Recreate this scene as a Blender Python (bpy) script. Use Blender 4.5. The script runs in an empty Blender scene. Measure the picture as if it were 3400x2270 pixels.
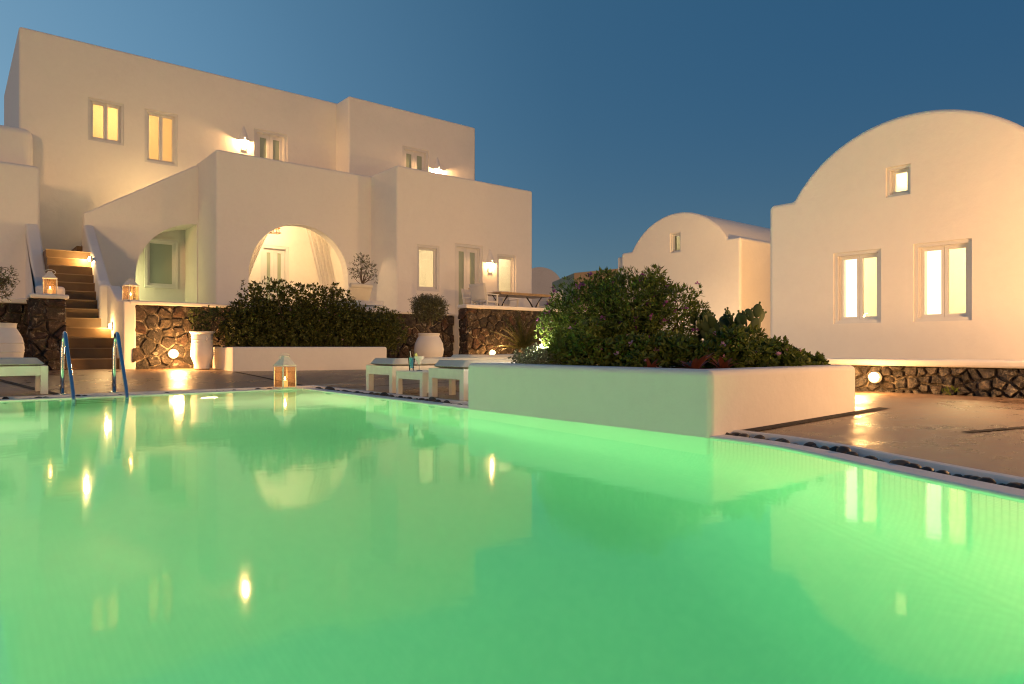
import bpy, bmesh, math, random
from mathutils import Vector, Matrix
from mathutils.geometry import tessellate_polygon
R = math.radians
random.seed(7)
scene = bpy.context.scene
col = scene.collection

# ------------------------------------------------------------------ camera, sky, sun, exposure
# Grid of the place: X runs along the main facade, Y away across the pool, Z = 0 is the water level.
cam_d = bpy.data.cameras.new('camera')
cam_d.lens = 24.0; cam_d.sensor_width = 36.0; cam_d.clip_end = 3000; cam_d.clip_start = 0.05
cam_d.shift_y = 0.0047
cam = bpy.data.objects.new('camera', cam_d); col.objects.link(cam)
cam.location = (0, 0, 0.6)
cam.rotation_euler = (R(90), 0, R(50.5 - 90))
scene.camera = cam

world = bpy.data.worlds.new('World'); scene.world = world; world.use_nodes = True
wn = world.node_tree.nodes; wl = world.node_tree.links
sky = wn.new('ShaderNodeTexSky'); sky.sky_type = 'NISHITA'; sky.sun_disc = False
sky.sun_elevation = R(1.0); sky.sun_rotation = R(39.5 - 60 - 79); sky.altitude = 150
sky.air_density = 1.0; sky.dust_density = 0.2; sky.ozone_density = 3.5
# dusk: the sky brightens smoothly towards the place where the sun has set (left of the view) and pales at the horizon
GLOW = Vector((math.cos(R(50.5 + 60)), math.sin(R(50.5 + 60)), 0.0))
wtc = wn.new('ShaderNodeTexCoord'); nrm = wn.new('ShaderNodeVectorMath'); nrm.operation = 'NORMALIZE'
wl.new(wtc.outputs['Generated'], nrm.inputs[0])
dot = wn.new('ShaderNodeVectorMath'); dot.operation = 'DOT_PRODUCT'; dot.inputs[1].default_value = GLOW
wl.new(nrm.outputs[0], dot.inputs[0])
half = wn.new('ShaderNodeMath'); half.operation = 'MULTIPLY_ADD'; half.inputs[1].default_value = .5; half.inputs[2].default_value = .5
wl.new(dot.outputs['Value'], half.inputs[0])
wr = wn.new('ShaderNodeValToRGB'); wl.new(half.outputs[0], wr.inputs[0]); wr.color_ramp.interpolation = 'B_SPLINE'
we = wr.color_ramp.elements
for _ in range(4): we.new(.5)
for k, (p_, c_) in enumerate([(0, (.019,.085,.185)), (.44, (.024,.098,.20)), (.70, (.035,.118,.218)), (.83, (.085,.21,.345)), (.93, (.165,.36,.56)), (1, (.36,.56,.68))]):
    we[k].position = p_; we[k].color = (*c_, 1)
sep = wn.new('ShaderNodeSeparateXYZ'); wl.new(nrm.outputs[0], sep.inputs[0])
inv = wn.new('ShaderNodeMath'); inv.operation = 'SUBTRACT'; inv.inputs[0].default_value = 1.0; inv.use_clamp = True; wl.new(sep.outputs[2], inv.inputs[1])
pw = wn.new('ShaderNodeMath'); pw.operation = 'POWER'; pw.inputs[1].default_value = 8; wl.new(inv.outputs[0], pw.inputs[0])
hz = wn.new('ShaderNodeMix'); hz.data_type = 'RGBA'; hz.blend_type = 'ADD'; hz.inputs[7].default_value = (.16, .18, .09, 1)
wl.new(pw.outputs[0], hz.inputs[0]); wl.new(wr.outputs[0], hz.inputs[6])
sc_ = wn.new('ShaderNodeMix'); sc_.data_type = 'RGBA'; sc_.blend_type = 'MULTIPLY'; sc_.inputs[0].default_value = 1; sc_.inputs[7].default_value = (.30, .30, .30, 1)
wl.new(sky.outputs[0], sc_.inputs[6])
mixs = wn.new('ShaderNodeMix'); mixs.data_type = 'RGBA'; mixs.inputs[0].default_value = .12
wl.new(hz.outputs[2], mixs.inputs[6]); wl.new(sc_.outputs[2], mixs.inputs[7])
wl.new(mixs.outputs[2], wn['Background'].inputs[0])
wn['Background'].inputs[1].default_value = 0.93

# low warm sun lamp added to stand in for unseen floodlights behind the camera
sun_d = bpy.data.lights.new('sun', 'SUN'); sun_d.energy = 0.96; sun_d.angle = R(9); sun_d.color = (1.0, 0.51, 0.18)
sun = bpy.data.objects.new('sun', sun_d); col.objects.link(sun)
sun.rotation_euler = Vector((0.60, 0.80, -0.075)).to_track_quat('-Z', 'Y').to_euler()

vs = scene.view_settings; vs.view_transform = 'Standard'; vs.look = 'None'; vs.exposure = 0.0; vs.gamma = 1.0
vs.use_curve_mapping = False
cy = scene.cycles
cy.max_bounces = 9; cy.diffuse_bounces = 4; cy.glossy_bounces = 4; cy.transmission_bounces = 7; cy.transparent_max_bounces = 10
cy.sample_clamp_indirect = 6.0; cy.use_denoising = True; cy.filter_width = 1.1; cy.blur_glossy = 0.5
try: cy.use_light_tree = True
except Exception: pass

# ------------------------------------------------------------------ materials
M = {}
def nm(name):
    m = bpy.data.materials.new(name); m.use_nodes = True; M[name] = m
    return m, m.node_tree.nodes, m.node_tree.links, m.node_tree.nodes['Principled BSDF']
def tex(n, l, scale, detail=4, rough=.55, stretch=None, obj=True):
    tc = n.new('ShaderNodeTexCoord'); mp = n.new('ShaderNodeMapping')
    l.new(tc.outputs['Object'], mp.inputs[0])
    if stretch: mp.inputs['Scale'].default_value = stretch
    t = n.new('ShaderNodeTexNoise'); t.inputs['Scale'].default_value = scale
    t.inputs['Detail'].default_value = detail; t.inputs['Roughness'].default_value = rough
    l.new(mp.outputs[0], t.inputs[0]); return t
def ramp(n, l, src, stops):
    r = n.new('ShaderNodeValToRGB'); l.new(src, r.inputs[0]); e = r.color_ramp.elements
    while len(e) < len(stops): e.new(.5)
    for k, (p, c) in enumerate(stops):
        e[k].position = p; e[k].color = (*c, 1)
    return r
def bump(n, l, p, src, strength, dist=.01):
    b = n.new('ShaderNodeBump'); b.inputs['Strength'].default_value = strength; b.inputs['Distance'].default_value = dist
    l.new(src, b.inputs['Height']); l.new(b.outputs[0], p.inputs['Normal']); return b
def simple(name, c, rough=.5, metal=0, var=0, vscale=6, bs=0, bscale=60, bdist=.004, emit=None, spec=.5):
    m, n, l, p = nm(name)
    p.inputs['Base Color'].default_value = (*c, 1); p.inputs['Roughness'].default_value = rough
    p.inputs['Metallic'].default_value = metal; p.inputs['Specular IOR Level'].default_value = spec
    if var:
        t = tex(n, l, vscale, 5)
        r = ramp(n, l, t.outputs[0], [(.3, tuple(x*(1-var) for x in c)), (.7, tuple(min(1, x*(1+var*.5)) for x in c))])
        l.new(r.outputs[0], p.inputs['Base Color'])
    if bs:
        t = tex(n, l, bscale, 5); bump(n, l, p, t.outputs[0], bs, bdist)
    if emit:
        p.inputs['Emission Color'].default_value = (*emit[0], 1); p.inputs['Emission Strength'].default_value = emit[1]
    return m
# white lime plaster: slight mottling, trowel relief
def plaster(name, c, v=.05):
    m, n, l, p = nm(name)
    t1 = tex(n, l, .9, 6, .6); t2 = tex(n, l, 9, 6, .65)
    a = n.new('ShaderNodeMath'); a.operation = 'ADD'; l.new(t1.outputs[0], a.inputs[0]); l.new(t2.outputs[0], a.inputs[1])
    h = n.new('ShaderNodeMath'); h.operation = 'MULTIPLY'; h.inputs[1].default_value = .5; l.new(a.outputs[0], h.inputs[0])
    r = ramp(n, l, h.outputs[0], [(.36, tuple(x*(1-v*1.6) for x in c)), (.5, c), (.64, tuple(min(.86, x*(1+v)) for x in c))])
    l.new(r.outputs[0], p.inputs['Base Color']); p.inputs['Roughness'].default_value = .85
    p.inputs['Specular IOR Level'].default_value = .25
    t3 = tex(n, l, 26, 8, .7); t4 = tex(n, l, 3.2, 3, .5)
    s = n.new('ShaderNodeMath'); s.operation = 'MULTIPLY_ADD'; s.inputs[1].default_value = 5.0
    l.new(t4.outputs[0], s.inputs[0]); l.new(t3.outputs[0], s.inputs[2])
    bump(n, l, p, s.outputs[0], .22, .010)
plaster('plaster', (.79, .77, .73), .018); plaster('plaster_far', (.62, .61, .6))
plaster('plaster_warmlit', (.55, .40, .24))  # beige wall with its orange lamplight put into the colour
simple('frame_paint', (.66, .66, .66), .45, var=.04)
simple('white_wood', (.76, .74, .68), .42, var=.05, vscale=14, bs=.08, bscale=40)
simple('white_metal', (.74, .71, .64), .45, var=.12, vscale=18)
simple('cushion', (.80, .74, .58), .8, var=.05, bs=.12, bscale=140, bdist=.002)
simple('canvas', (.68, .64, .58), .85, var=.05, bs=.15, bscale=180, bdist=.002)
simple('ceramic', (.72, .72, .73), .6, var=.05, vscale=5, bs=.2, bscale=22, bdist=.004)
simple('chrome', (.62, .63, .64), .12, metal=1.0, bs=.02, bscale=30)
simple('iron', (.045, .04, .035), .5, metal=.6)
simple('brass', (.35, .26, .13), .35, metal=1)
simple('rubber', (.03, .03, .03), .6)
simple('table_wood', (.38, .27, .16), .45, var=.25, vscale=20)
simple('bark', (.16, .115, .08), .9, var=.4, vscale=30, bs=.6, bscale=50, bdist=.01)
simple('twig', (.10, .075, .045), .9)
simple('soil', (.06, .045, .035), 1, var=.4, vscale=20, bs=.7, bscale=30, bdist=.02)
simple('wax', (.85, .72, .52), .5, emit=((1, .45, .14), 1.0))
simple('rattan', (.25, .13, .06), .6, var=.4, vscale=40)
simple('door_glass', (.33, .39, .31), .12, spec=.6)
simple('shutter_glass', (.30, .34, .28), .1, spec=.7)
m, n, l, p = nm('mortar')
t = tex(n, l, 5, 8, .75); r = ramp(n, l, t.outputs[0], [(.42, (.028, .022, .017)), (.52, (.07, .055, .04)), (.60, (.30, .25, .19))])
l.new(r.outputs[0], p.inputs['Base Color']); p.inputs['Roughness'].default_value = .95
t2 = tex(n, l, 30, 6, .7); bump(n, l, p, t2.outputs[0], .9, .02)
simple('flame', (1, .8, .4), .5, emit=((1, .62, .22), 40))
simple('globe_glow', (1, .9, .7), .4, emit=((1, .66, .26), 16))
simple('bulb_glow', (1, .9, .7), .4, emit=((1, .70, .34), 22))
simple('spot_glow', (1, 1, 1), .4, emit=((1, .93, .8), 120))
simple('underwater_glow', (1, 1, 1), .4, emit=((1, .80, .42), 30))
simple('panel_glow', (1, .95, .85), .6, emit=((1, .88, .62), 2.2))  # emission stands in for lamplight on the panels behind the glass
simple('lime', (.42, .55, .12), .35, emit=None)
simple('straw', (.85, .8, .75), .4)
simple('pot_rust', (.25, .08, .05), .6)
m, n, l, p = nm('lantern_glass'); n.remove(p)
ta = n.new('ShaderNodeBsdfTransparent'); ta.inputs[0].default_value = (.95, .88, .78, 1)
tb = n.new('ShaderNodeBsdfTranslucent'); tb.inputs[0].default_value = (.9, .62, .42, 1)
mx = n.new('ShaderNodeMixShader'); mx.inputs[0].default_value = .07
l.new(ta.outputs[0], mx.inputs[1]); l.new(tb.outputs[0], mx.inputs[2]); l.new(mx.outputs[0], n['Material Output'].inputs[0])
m, n, l, p = nm('sheer')
p.inputs['Base Color'].default_value = (.85, .82, .78, 1); p.inputs['Roughness'].default_value = .9
tr = n.new('ShaderNodeBsdfTranslucent'); tr.inputs[0].default_value = (.8, .76, .7, 1)
mx = n.new('ShaderNodeMixShader'); mx.inputs[0].default_value = .4
l.new(p.outputs[0], mx.inputs[1]); l.new(tr.outputs[0], mx.inputs[2]); l.new(mx.outputs[0], n['Material Output'].inputs[0])
def glassy(name, c, rough=.0, mixt=.85, fac_c=(1, 1, 1)):
    m, n, l, p = nm(name); n.remove(p)
    t = n.new('ShaderNodeBsdfTransparent'); t.inputs[0].default_value = (*c, 1)
    g = n.new('ShaderNodeBsdfGlossy'); g.inputs['Roughness'].default_value = rough
    f = n.new('ShaderNodeFresnel'); f.inputs[0].default_value = 1.5
    x = n.new('ShaderNodeMixShader'); l.new(f.outputs[0], x.inputs[0]); l.new(t.outputs[0], x.inputs[1]); l.new(g.outputs[0], x.inputs[2])
    l.new(x.outputs[0], n['Material Output'].inputs[0])
glassy('pane', (.95, .95, .92), .01); glassy('tumbler', (.93, .96, .97), .02)
def drink(name, c, rough=.1, em=0):
    m, n, l, p = nm(name)
    p.inputs['Base Color'].default_value = (*c, 1); p.inputs['Roughness'].default_value = rough
    p.inputs['Subsurface Weight'].default_value = .3; p.inputs['Subsurface Radius'].default_value = (.02,.02,.02)
    t = tex(n, l, 90, 2); r = ramp(n, l, t.outputs[0], [(.35, c), (.7, tuple(min(1, x*.7+.3) for x in c))])
    l.new(r.outputs[0], p.inputs['Base Color'])
drink('blue_drink', (.02, .48, .82)); drink('pale_drink', (.85, .84, .72))
# dry lava-stone masonry, each stone its own tone
m, n, l, p = nm('lava_stone')
oi = n.new('ShaderNodeObjectInfo')
t = tex(n, l, 11, 8, .7); t2 = tex(n, l, 46, 6, .7)
base = ramp(n, l, oi.outputs['Random'], [(0, (.034, .028, .024)), (.25, (.062, .052, .044)), (.45, (.085, .045, .03)), (.62, (.046, .038, .032)), (.8, (.105, .083, .062)), (1, (.065, .04, .028))])
sp = ramp(n, l, t.outputs[0], [(.35, (.3, .3, .3)), (.5, (.8, .8, .8)), (.62, (1.5, 1.4, 1.3))])
mm = n.new('ShaderNodeMix'); mm.data_type = 'RGBA'; mm.blend_type = 'MULTIPLY'; mm.inputs[0].default_value = 1
l.new(base.outputs[0], mm.inputs[6]); l.new(sp.outputs[0], mm.inputs[7])
lic = tex(n, l, 6.5, 7, .75); lr = ramp(n, l, lic.outputs[0], [(.57, (0, 0, 0)), (.64, (1, 1, 1))])
mz = n.new('ShaderNodeMix'); mz.data_type = 'RGBA'; mz.inputs[7].default_value = (.34, .30, .24, 1)
l.new(lr.outputs[0], mz.inputs[0]); l.new(mm.outputs[2], mz.inputs[6]); l.new(mz.outputs[2], p.inputs['Base Color'])
p.inputs['Roughness'].default_value = .8; bump(n, l, p, t2.outputs[0], 1.0, .035)
m = M['lava_stone'].copy(); m.name = 'grey_stone'; M['grey_stone'] = m
for nd in m.node_tree.nodes:
    if nd.type == 'VALTORGB' and len(nd.color_ramp.elements) == 6:
        for e_, c_ in zip(nd.color_ramp.elements, ((.07,.062,.055), (.14,.125,.105), (.11,.085,.065), (.09,.08,.07), (.20,.175,.145), (.13,.11,.09))): e_.color = (*c_, 1)
# pebbles
m, n, l, p = nm('pebble')
oi = n.new('ShaderNodeObjectInfo'); r = ramp(n, l, oi.outputs['Random'], [(0, (.02, .019, .018)), (.6, (.05, .045, .04)), (1, (.10, .085, .065))])
l.new(r.outputs[0], p.inputs['Base Color']); p.inputs['Roughness'].default_value = .55
t = tex(n, l, 30, 4); bump(n, l, p, t.outputs[0], .15, .004)
# deck: trowelled tinted cement, faint streaks and a dull sheen
m, n, l, p = nm('deck')
t1 = tex(n, l, .9, 8, .68); t2 = tex(n, l, 7, 8, .75, stretch=(.9, 1.1, 1)); t3 = tex(n, l, 60, 6, .7)
a = n.new('ShaderNodeMath'); a.operation = 'ADD'; l.new(t1.outputs[0], a.inputs[0]); l.new(t2.outputs[0], a.inputs[1])
h = n.new('ShaderNodeMath'); h.operation = 'MULTIPLY'; h.inputs[1].default_value = .5; l.new(a.outputs[0], h.inputs[0])
r = ramp(n, l, h.outputs[0], [(.40, (.13, .082, .052)), (.49, (.25, .165, .108)), (.54, (.31, .21, .14)), (.62, (.42, .30, .21))])
l.new(r.outputs[0], p.inputs['Base Color'])
r2 = ramp(n, l, h.outputs[0], [(.42, (.24, .24, .24)), (.6, (.48, .48, .48))]); l.new(r2.outputs[0], p.inputs['Roughness'])
s = n.new('ShaderNodeMath'); s.operation = 'MULTIPLY_ADD'; s.inputs[1].default_value = 1.6; l.new(t2.outputs[0], s.inputs[0]); l.new(t3.outputs[0], s.inputs[2])
bump(n, l, p, s.outputs[0], .35, .014)
simple('joint', (.045, .038, .032), .95, var=.5, vscale=40, bs=.9, bscale=70, bdist=.01)
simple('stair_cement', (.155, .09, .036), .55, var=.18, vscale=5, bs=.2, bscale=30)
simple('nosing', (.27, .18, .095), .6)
simple('earth', (.16, .13, .10), 1, var=.3, vscale=.5)
# pool mosaic
m, n, l, p = nm('mosaic')
tc = n.new('ShaderNodeTexCoord')
br = n.new('ShaderNodeTexBrick'); br.offset = 0; br.inputs['Scale'].default_value = 1
br.inputs['Brick Width'].default_value = .03; br.inputs['Row Height'].default_value = .03; br.inputs['Mortar Size'].default_value = .002
br.inputs['Color1'].default_value = (.70, .76, .72, 1); br.inputs['Color2'].default_value = (.62, .72, .68, 1); br.inputs['Mortar'].default_value = (.42, .50, .47, 1)
gm = n.new('ShaderNodeNewGeometry'); sx = n.new('ShaderNodeSeparateXYZ'); l.new(gm.outputs['Position'], sx.inputs[0])
nx_ = n.new('ShaderNodeSeparateXYZ'); l.new(gm.outputs['Normal'], nx_.inputs[0])
def absgt(sock, v):
    q = n.new('ShaderNodeMath'); q.operation = 'ABSOLUTE'; l.new(sock, q.inputs[0])
    w = n.new('ShaderNodeMath'); w.operation = 'GREATER_THAN'; w.inputs[1].default_value = v; l.new(q.outputs[0], w.inputs[0]); return w.outputs[0]
def pick(f_, lo, hi):
    q = n.new('ShaderNodeMix'); l.new(f_, q.inputs[0]); l.new(lo, q.inputs[2]); l.new(hi, q.inputs[3]); return q.outputs[0]
cx = n.new('ShaderNodeCombineXYZ')
l.new(pick(absgt(nx_.outputs[0], .68), sx.outputs[0], sx.outputs[1]), cx.inputs[0])
l.new(pick(absgt(nx_.outputs[2], .74), sx.outputs[2], sx.outputs[1]), cx.inputs[1])
l.new(cx.outputs[0], br.inputs[0]); l.new(br.outputs[0], p.inputs['Base Color'])
p.inputs['Roughness'].default_value = .5
# water: mirror by Fresnel over a clear, green-absorbing body
m, n, l, p = nm('water'); n.remove(p)
t1 = tex(n, l, 2.2, 3, .5); t2 = tex(n, l, 11, 2, .5)
s = n.new('ShaderNodeMath'); s.operation = 'MULTIPLY_ADD'; s.inputs[1].default_value = .22; l.new(t2.outputs[0], s.inputs[0]); l.new(t1.outputs[0], s.inputs[2])
b = n.new('ShaderNodeBump'); b.inputs['Strength'].default_value = .035; b.inputs['Distance'].default_value = .03; l.new(s.outputs[0], b.inputs['Height'])
g = n.new('ShaderNodeBsdfGlossy'); g.inputs['Roughness'].default_value = .06
rf = n.new('ShaderNodeBsdfRefraction'); rf.inputs['Roughness'].default_value = .12; rf.inputs['IOR'].default_value = 1.33
f = n.new('ShaderNodeFresnel'); f.inputs[0].default_value = 1.33
for q in (g, rf, f): l.new(b.outputs[0], q.inputs['Normal'])
x = n.new('ShaderNodeMixShader'); l.new(f.outputs[0], x.inputs[0]); l.new(rf.outputs[0], x.inputs[1]); l.new(g.outputs[0], x.inputs[2])
l.new(x.outputs[0], n['Material Output'].inputs[0])
va = n.new('ShaderNodeVolumeAbsorption'); va.inputs[0].default_value = (.52, .97, .78, 1); va.inputs[1].default_value = .30
l.new(va.outputs[0], n['Material Output'].inputs[1])
# foliage: per-leaf tone, light passes through
def leafmat(name, c1, c2, trans=.3, rough=.5):
    m, n, l, p = nm(name)
    g = n.new('ShaderNodeNewGeometry'); r = ramp(n, l, g.outputs['Random Per Island'], [(0, c1), (.8, c2), (1, tuple(min(1, x*1.35) for x in c2))])
    l.new(r.outputs[0], p.inputs['Base Color']); p.inputs['Roughness'].default_value = rough
    p.inputs['Specular IOR Level'].default_value = .35
    t = n.new('ShaderNodeBsdfTranslucent'); l.new(r.outputs[0], t.inputs[0])
    x = n.new('ShaderNodeMixShader'); x.inputs[0].default_value = trans
    l.new(p.outputs[0], x.inputs[1]); l.new(t.outputs[0], x.inputs[2]); l.new(x.outputs[0], n['Material Output'].inputs[0])
leafmat('leaf_hedge', (.04, .055, .012), (.11, .12, .026)); leafmat('leaf_shrub', (.04, .08, .012), (.13, .175, .028))
leafmat('leaf_olive', (.06, .07, .035), (.14, .145, .075)); leafmat('leaf_pelargonium', (.05, .085, .012), (.13, .17, .03))
leafmat('leaf_silver', (.12, .15, .08), (.26, .28, .17)); leafmat('leaf_cycad', (.03, .045, .012), (.075, .085, .02), .2)
leafmat('cactus_skin', (.05, .085, .03), (.075, .115, .04), .05, .55); leafmat('bromeliad_leaf', (.12, .035, .02), (.20, .06, .035), .2)
leafmat('petal_purple', (.22, .05, .22), (.36, .11, .33), .35, .6); leafmat('petal_pink', (.42, .2, .36), (.6, .34, .5), .35, .6)
leafmat('leaf_pot', (.05, .08, .02), (.13, .16, .045))

# ------------------------------------------------------------------ mesh helpers
class MB:
    def __init__(s): s.v = []; s.f = []
    def add(s, vs, fs):
        o = len(s.v); s.v += [tuple(q) for q in vs]; s.f += [tuple(i+o for i in f) for f in fs]; return s
    def box(s, x0, x1, y0, y1, z0, z1):
        return s.add([(x0,y0,z0),(x1,y0,z0),(x1,y1,z0),(x0,y1,z0),(x0,y0,z1),(x1,y0,z1),(x1,y1,z1),(x0,y1,z1)],
                     [(0,3,2,1),(4,5,6,7),(0,1,5,4),(1,2,6,5),(2,3,7,6),(3,0,4,7)])
    def bar(s, a, b, w, h):
        a = Vector(a); b = Vector(b); d = (b-a).normalized(); up = Vector((0,0,1)) if abs(d.z) < .95 else Vector((0,1,0))
        r = d.cross(up).normalized()*w/2; t = r.cross(d).normalized()*h/2; vs = []
        for q in (a, b): vs += [q-r-t, q+r-t, q+r+t, q-r+t]
        return s.add(vs, [(0,3,2,1),(4,5,6,7),(0,1,5,4),(1,2,6,5),(2,3,7,6),(3,0,4,7)])
    def tube(s, pts, r, n=10, cap=True):
        pts = [Vector(q) for q in pts]; k = len(pts); rr = r if isinstance(r, (list, tuple)) else [r]*k
        vs = []; fs = []; ref = None
        for i, q in enumerate(pts):
            d = (pts[min(i+1,k-1)]-pts[max(i-1,0)]).normalized()
            if ref is None: ref = Vector((0,0,1)) if abs(d.z) < .9 else Vector((1,0,0))
            a = d.cross(ref).normalized(); b = a.cross(d).normalized(); ref = b
            for j in range(n):
                t = 2*math.pi*j/n; vs.append(q+(a*math.cos(t)+b*math.sin(t))*rr[i])
        for i in range(k-1):
            for j in range(n): fs.append((i*n+j, i*n+(j+1)%n, (i+1)*n+(j+1)%n, (i+1)*n+j))
        if cap: fs += [tuple(range(n-1,-1,-1)), tuple((k-1)*n+j for j in range(n))]
        return s.add(vs, fs)
    def lathe(s, prof, n=28, c=(0,0,0)):
        vs = []; fs = []
        for r, z in prof:
            for j in range(n):
                t = 2*math.pi*j/n; vs.append((c[0]+r*math.cos(t), c[1]+r*math.sin(t), c[2]+z))
        for i in range(len(prof)-1):
            for j in range(n): fs.append((i*n+j, i*n+(j+1)%n, (i+1)*n+(j+1)%n, (i+1)*n+j))
        fs += [tuple(range(n-1,-1,-1)), tuple((len(prof)-1)*n+j for j in range(n))]
        return s.add(vs, fs)
    def mesh(s, name, m, smooth=False, ang=None):
        me = bpy.data.meshes.new(name); me.from_pydata(s.v, [], s.f)
        if isinstance(m, str): m = M[m]
        me.materials.append(m)
        if smooth:
            me.shade_smooth()
            if ang: me.set_sharp_from_angle(angle=R(ang))
        me.update(); return me
    def build(s, name, m, parent=None, smooth=False, ang=None, loc=None):
        return link(name, s.mesh(name, m, smooth, ang), parent, loc)
def link(name, me, parent=None, loc=None, rz=0):
    o = bpy.data.objects.new(name, me); col.objects.link(o); o.parent = parent
    if loc: o.location = loc
    if rz: o.rotation_euler.z = rz
    return o
def tag(o, label, cat, group=None):
    o['label'] = label; o['category'] = cat
    if group: o['group'] = group
    return o
def thing(name, label, cat, loc=(0,0,0), rz=0, group=None):
    return tag(link(name, None, None, loc, rz), label, cat, group)
def struct(o): o['kind'] = 'structure'; return o
def copy_tree(o, parent=None):
    c = o.copy(); col.objects.link(c); c.parent = parent
    for ch in list(o.children): copy_tree(ch, c)
    return c
def light(name, parent, loc, energy, color, radius=.04, kind='POINT', rot=None, size=None, spot=None):
    d = bpy.data.lights.new(name, kind); d.energy = energy; d.color = color
    if kind in ('POINT', 'SPOT'): d.shadow_soft_size = radius
    if kind == 'AREA': d.shape = 'DISK'; d.size = size
    if kind == 'SPOT': d.spot_size = R(spot[0]); d.spot_blend = spot[1]
    o = bpy.data.objects.new(name, d); col.objects.link(o); o.parent = parent; o.location = loc
    if rot is not None: o.rotation_euler = Vector(rot).to_track_quat('-Z', 'Y').to_euler()
    return o
# rounded solid: 2-D outline extruded along an axis, edges bevelled, then openings cut out and the result baked
def outline_mesh(poly, a0, a1, axis):
    def P(q, a): return {'z': (q[0], q[1], a), 'y': (q[0], a, q[1]), 'x': (a, q[0], q[1])}[axis]
    k = len(poly); vs = [P(q, a0) for q in poly]+[P(q, a1) for q in poly]
    fs = [tuple(range(k)), tuple(range(2*k-1, k-1, -1))]+[(i, i+k, (i+1)%k+k, (i+1)%k) for i in range(k)]
    me = bpy.data.meshes.new('t'); me.from_pydata(vs, [], fs); bm = bmesh.new(); bm.from_mesh(me)
    bmesh.ops.recalc_face_normals(bm, faces=bm.faces); bm.to_mesh(me); bm.free(); return me
def solid(name, poly, a0, a1, axis, m, parent=None, r=.06, seg=4, cuts=(), minang=25):
    me = outline_mesh(poly, a0, a1, axis)
    if r:
        bm = bmesh.new(); bm.from_mesh(me)
        ed = [e for e in bm.edges if len(e.link_faces) == 2 and e.calc_face_angle(0) > R(minang)]
        bmesh.ops.bevel(bm, geom=ed, offset=r, segments=seg, profile=.5, affect='EDGES', clamp_overlap=True)
        bm.to_mesh(me); bm.free()
    if cuts:
        tmp = bpy.data.objects.new('tmp', me); col.objects.link(tmp); cs = []
        for cm in cuts:
            co = bpy.data.objects.new('cut', cm); col.objects.link(co); cs.append(co)
            md = tmp.modifiers.new('b', 'BOOLEAN'); md.operation = 'DIFFERENCE'; md.object = co; md.solver = 'EXACT'
        dg = bpy.context.evaluated_depsgraph_get(); dg.update()
        me2 = bpy.data.meshes.new_from_object(tmp.evaluated_get(dg))
        for o in cs+[tmp]: bpy.data.objects.remove(o)
        me = me2
    me.materials.clear(); me.materials.append(M[m]); me.name = name
    return link(name, me, parent)
def rect(x0, x1, y0, y1): return [(x0,y0),(x1,y0),(x1,y1),(x0,y1)]
def cutbox(x0, x1, y0, y1, z0, z1): return outline_mesh(rect(x0,x1,y0,y1), z0, z1, 'z')
def bevbox(name, x0, x1, y0, y1, z0, z1, m, parent=None, r=.01, seg=2):
    return solid(name, rect(x0,x1,y0,y1), z0, z1, 'z', m, parent, r, seg)

# ------------------------------------------------------------------ ground, deck, pool
def deck_z(x, y):
    return .03 + min(.06, max(0, x-4.3)*.015) + min(.14, max(0, y-9.8)*.0275)
EDGE = [(-4.0,2.3),(-3,2.35),(-2,2.45),(-1.2,2.6),(-.4,2.83),(.2,3.03),(.79,3.25),(1.22,3.42),(1.5,3.54),(1.75,3.66),(2.0,3.77),(2.25,3.84),(2.5,3.86),(9.35,3.86)]
def edge_x(y):
    if y <= EDGE[0][0]: return EDGE[0][1]
    for (a, xa), (b, xb) in zip(EDGE, EDGE[1:]):
        if y <= b: return xa+(xb-xa)*(y-a)/(b-a)
    return EDGE[-1][1]
PX0, PY0, PY1 = -7.0, -4.0, 9.35
def sheet(name, xs_of_y, ys, zf, m):
    b = MB(); k = None
    for i, y in enumerate(ys):
        row = xs_of_y(y); k = len(row)
        b.v += [(x, y, zf(x, y)) for x in row]
    for i in range(len(ys)-1):
        for j in range(k-1): b.f.append((i*k+j, i*k+j+1, (i+1)*k+j+1, (i+1)*k+j))
    return struct(b.build(name, m))
G = .29
ys1 = [-30,-15,-8,-4]+[y for y, _ in EDGE[1:-1]]+[3.2,4,5,6,7,8,9,9.35+G]
sheet('pool_deck', lambda y: [edge_x(y)+G+d for d in (0,.15,.4,.8,1.5,2.5,4,6,9,14,30)], ys1, deck_z, 'deck')
sheet('pool_deck', lambda y: [-30,-15,-7,-3,-1,0,1,2,3,edge_x(9)+G,5,6,8,10,14,20,34], [9.35+G,10,11,12,13,14,15,16,18,22,34], deck_z, 'deck')
sheet('pool_deck', lambda y: [-30,-15,PX0-G], [-30,-10,-4,4,9.35+G], lambda x, y: .03, 'deck')
sheet('pool_deck', lambda y: [PX0-G,-3,0,edge_x(-4)+G], [-30,-10,-4-G], lambda x, y: .03, 'deck')
# the land beyond, one sheet to the horizon (a ring round the courtyard)
b = MB()
ring = [(-30,-30),(34,-30),(34,34),(-30,34)]; big = [(-1500,-1500),(1500,-1500),(1500,1500),(-1500,1500)]
for k in range(4):
    a, c = ring[k], ring[(k+1)%4]; A, C2 = big[k], big[(k+1)%4]
    b.add([(*a,-.02),(*c,-.02),(*C2,-3),(*A,-3)], [(0,1,2,3)])
struct(b.build('ground', 'earth'))
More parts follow.
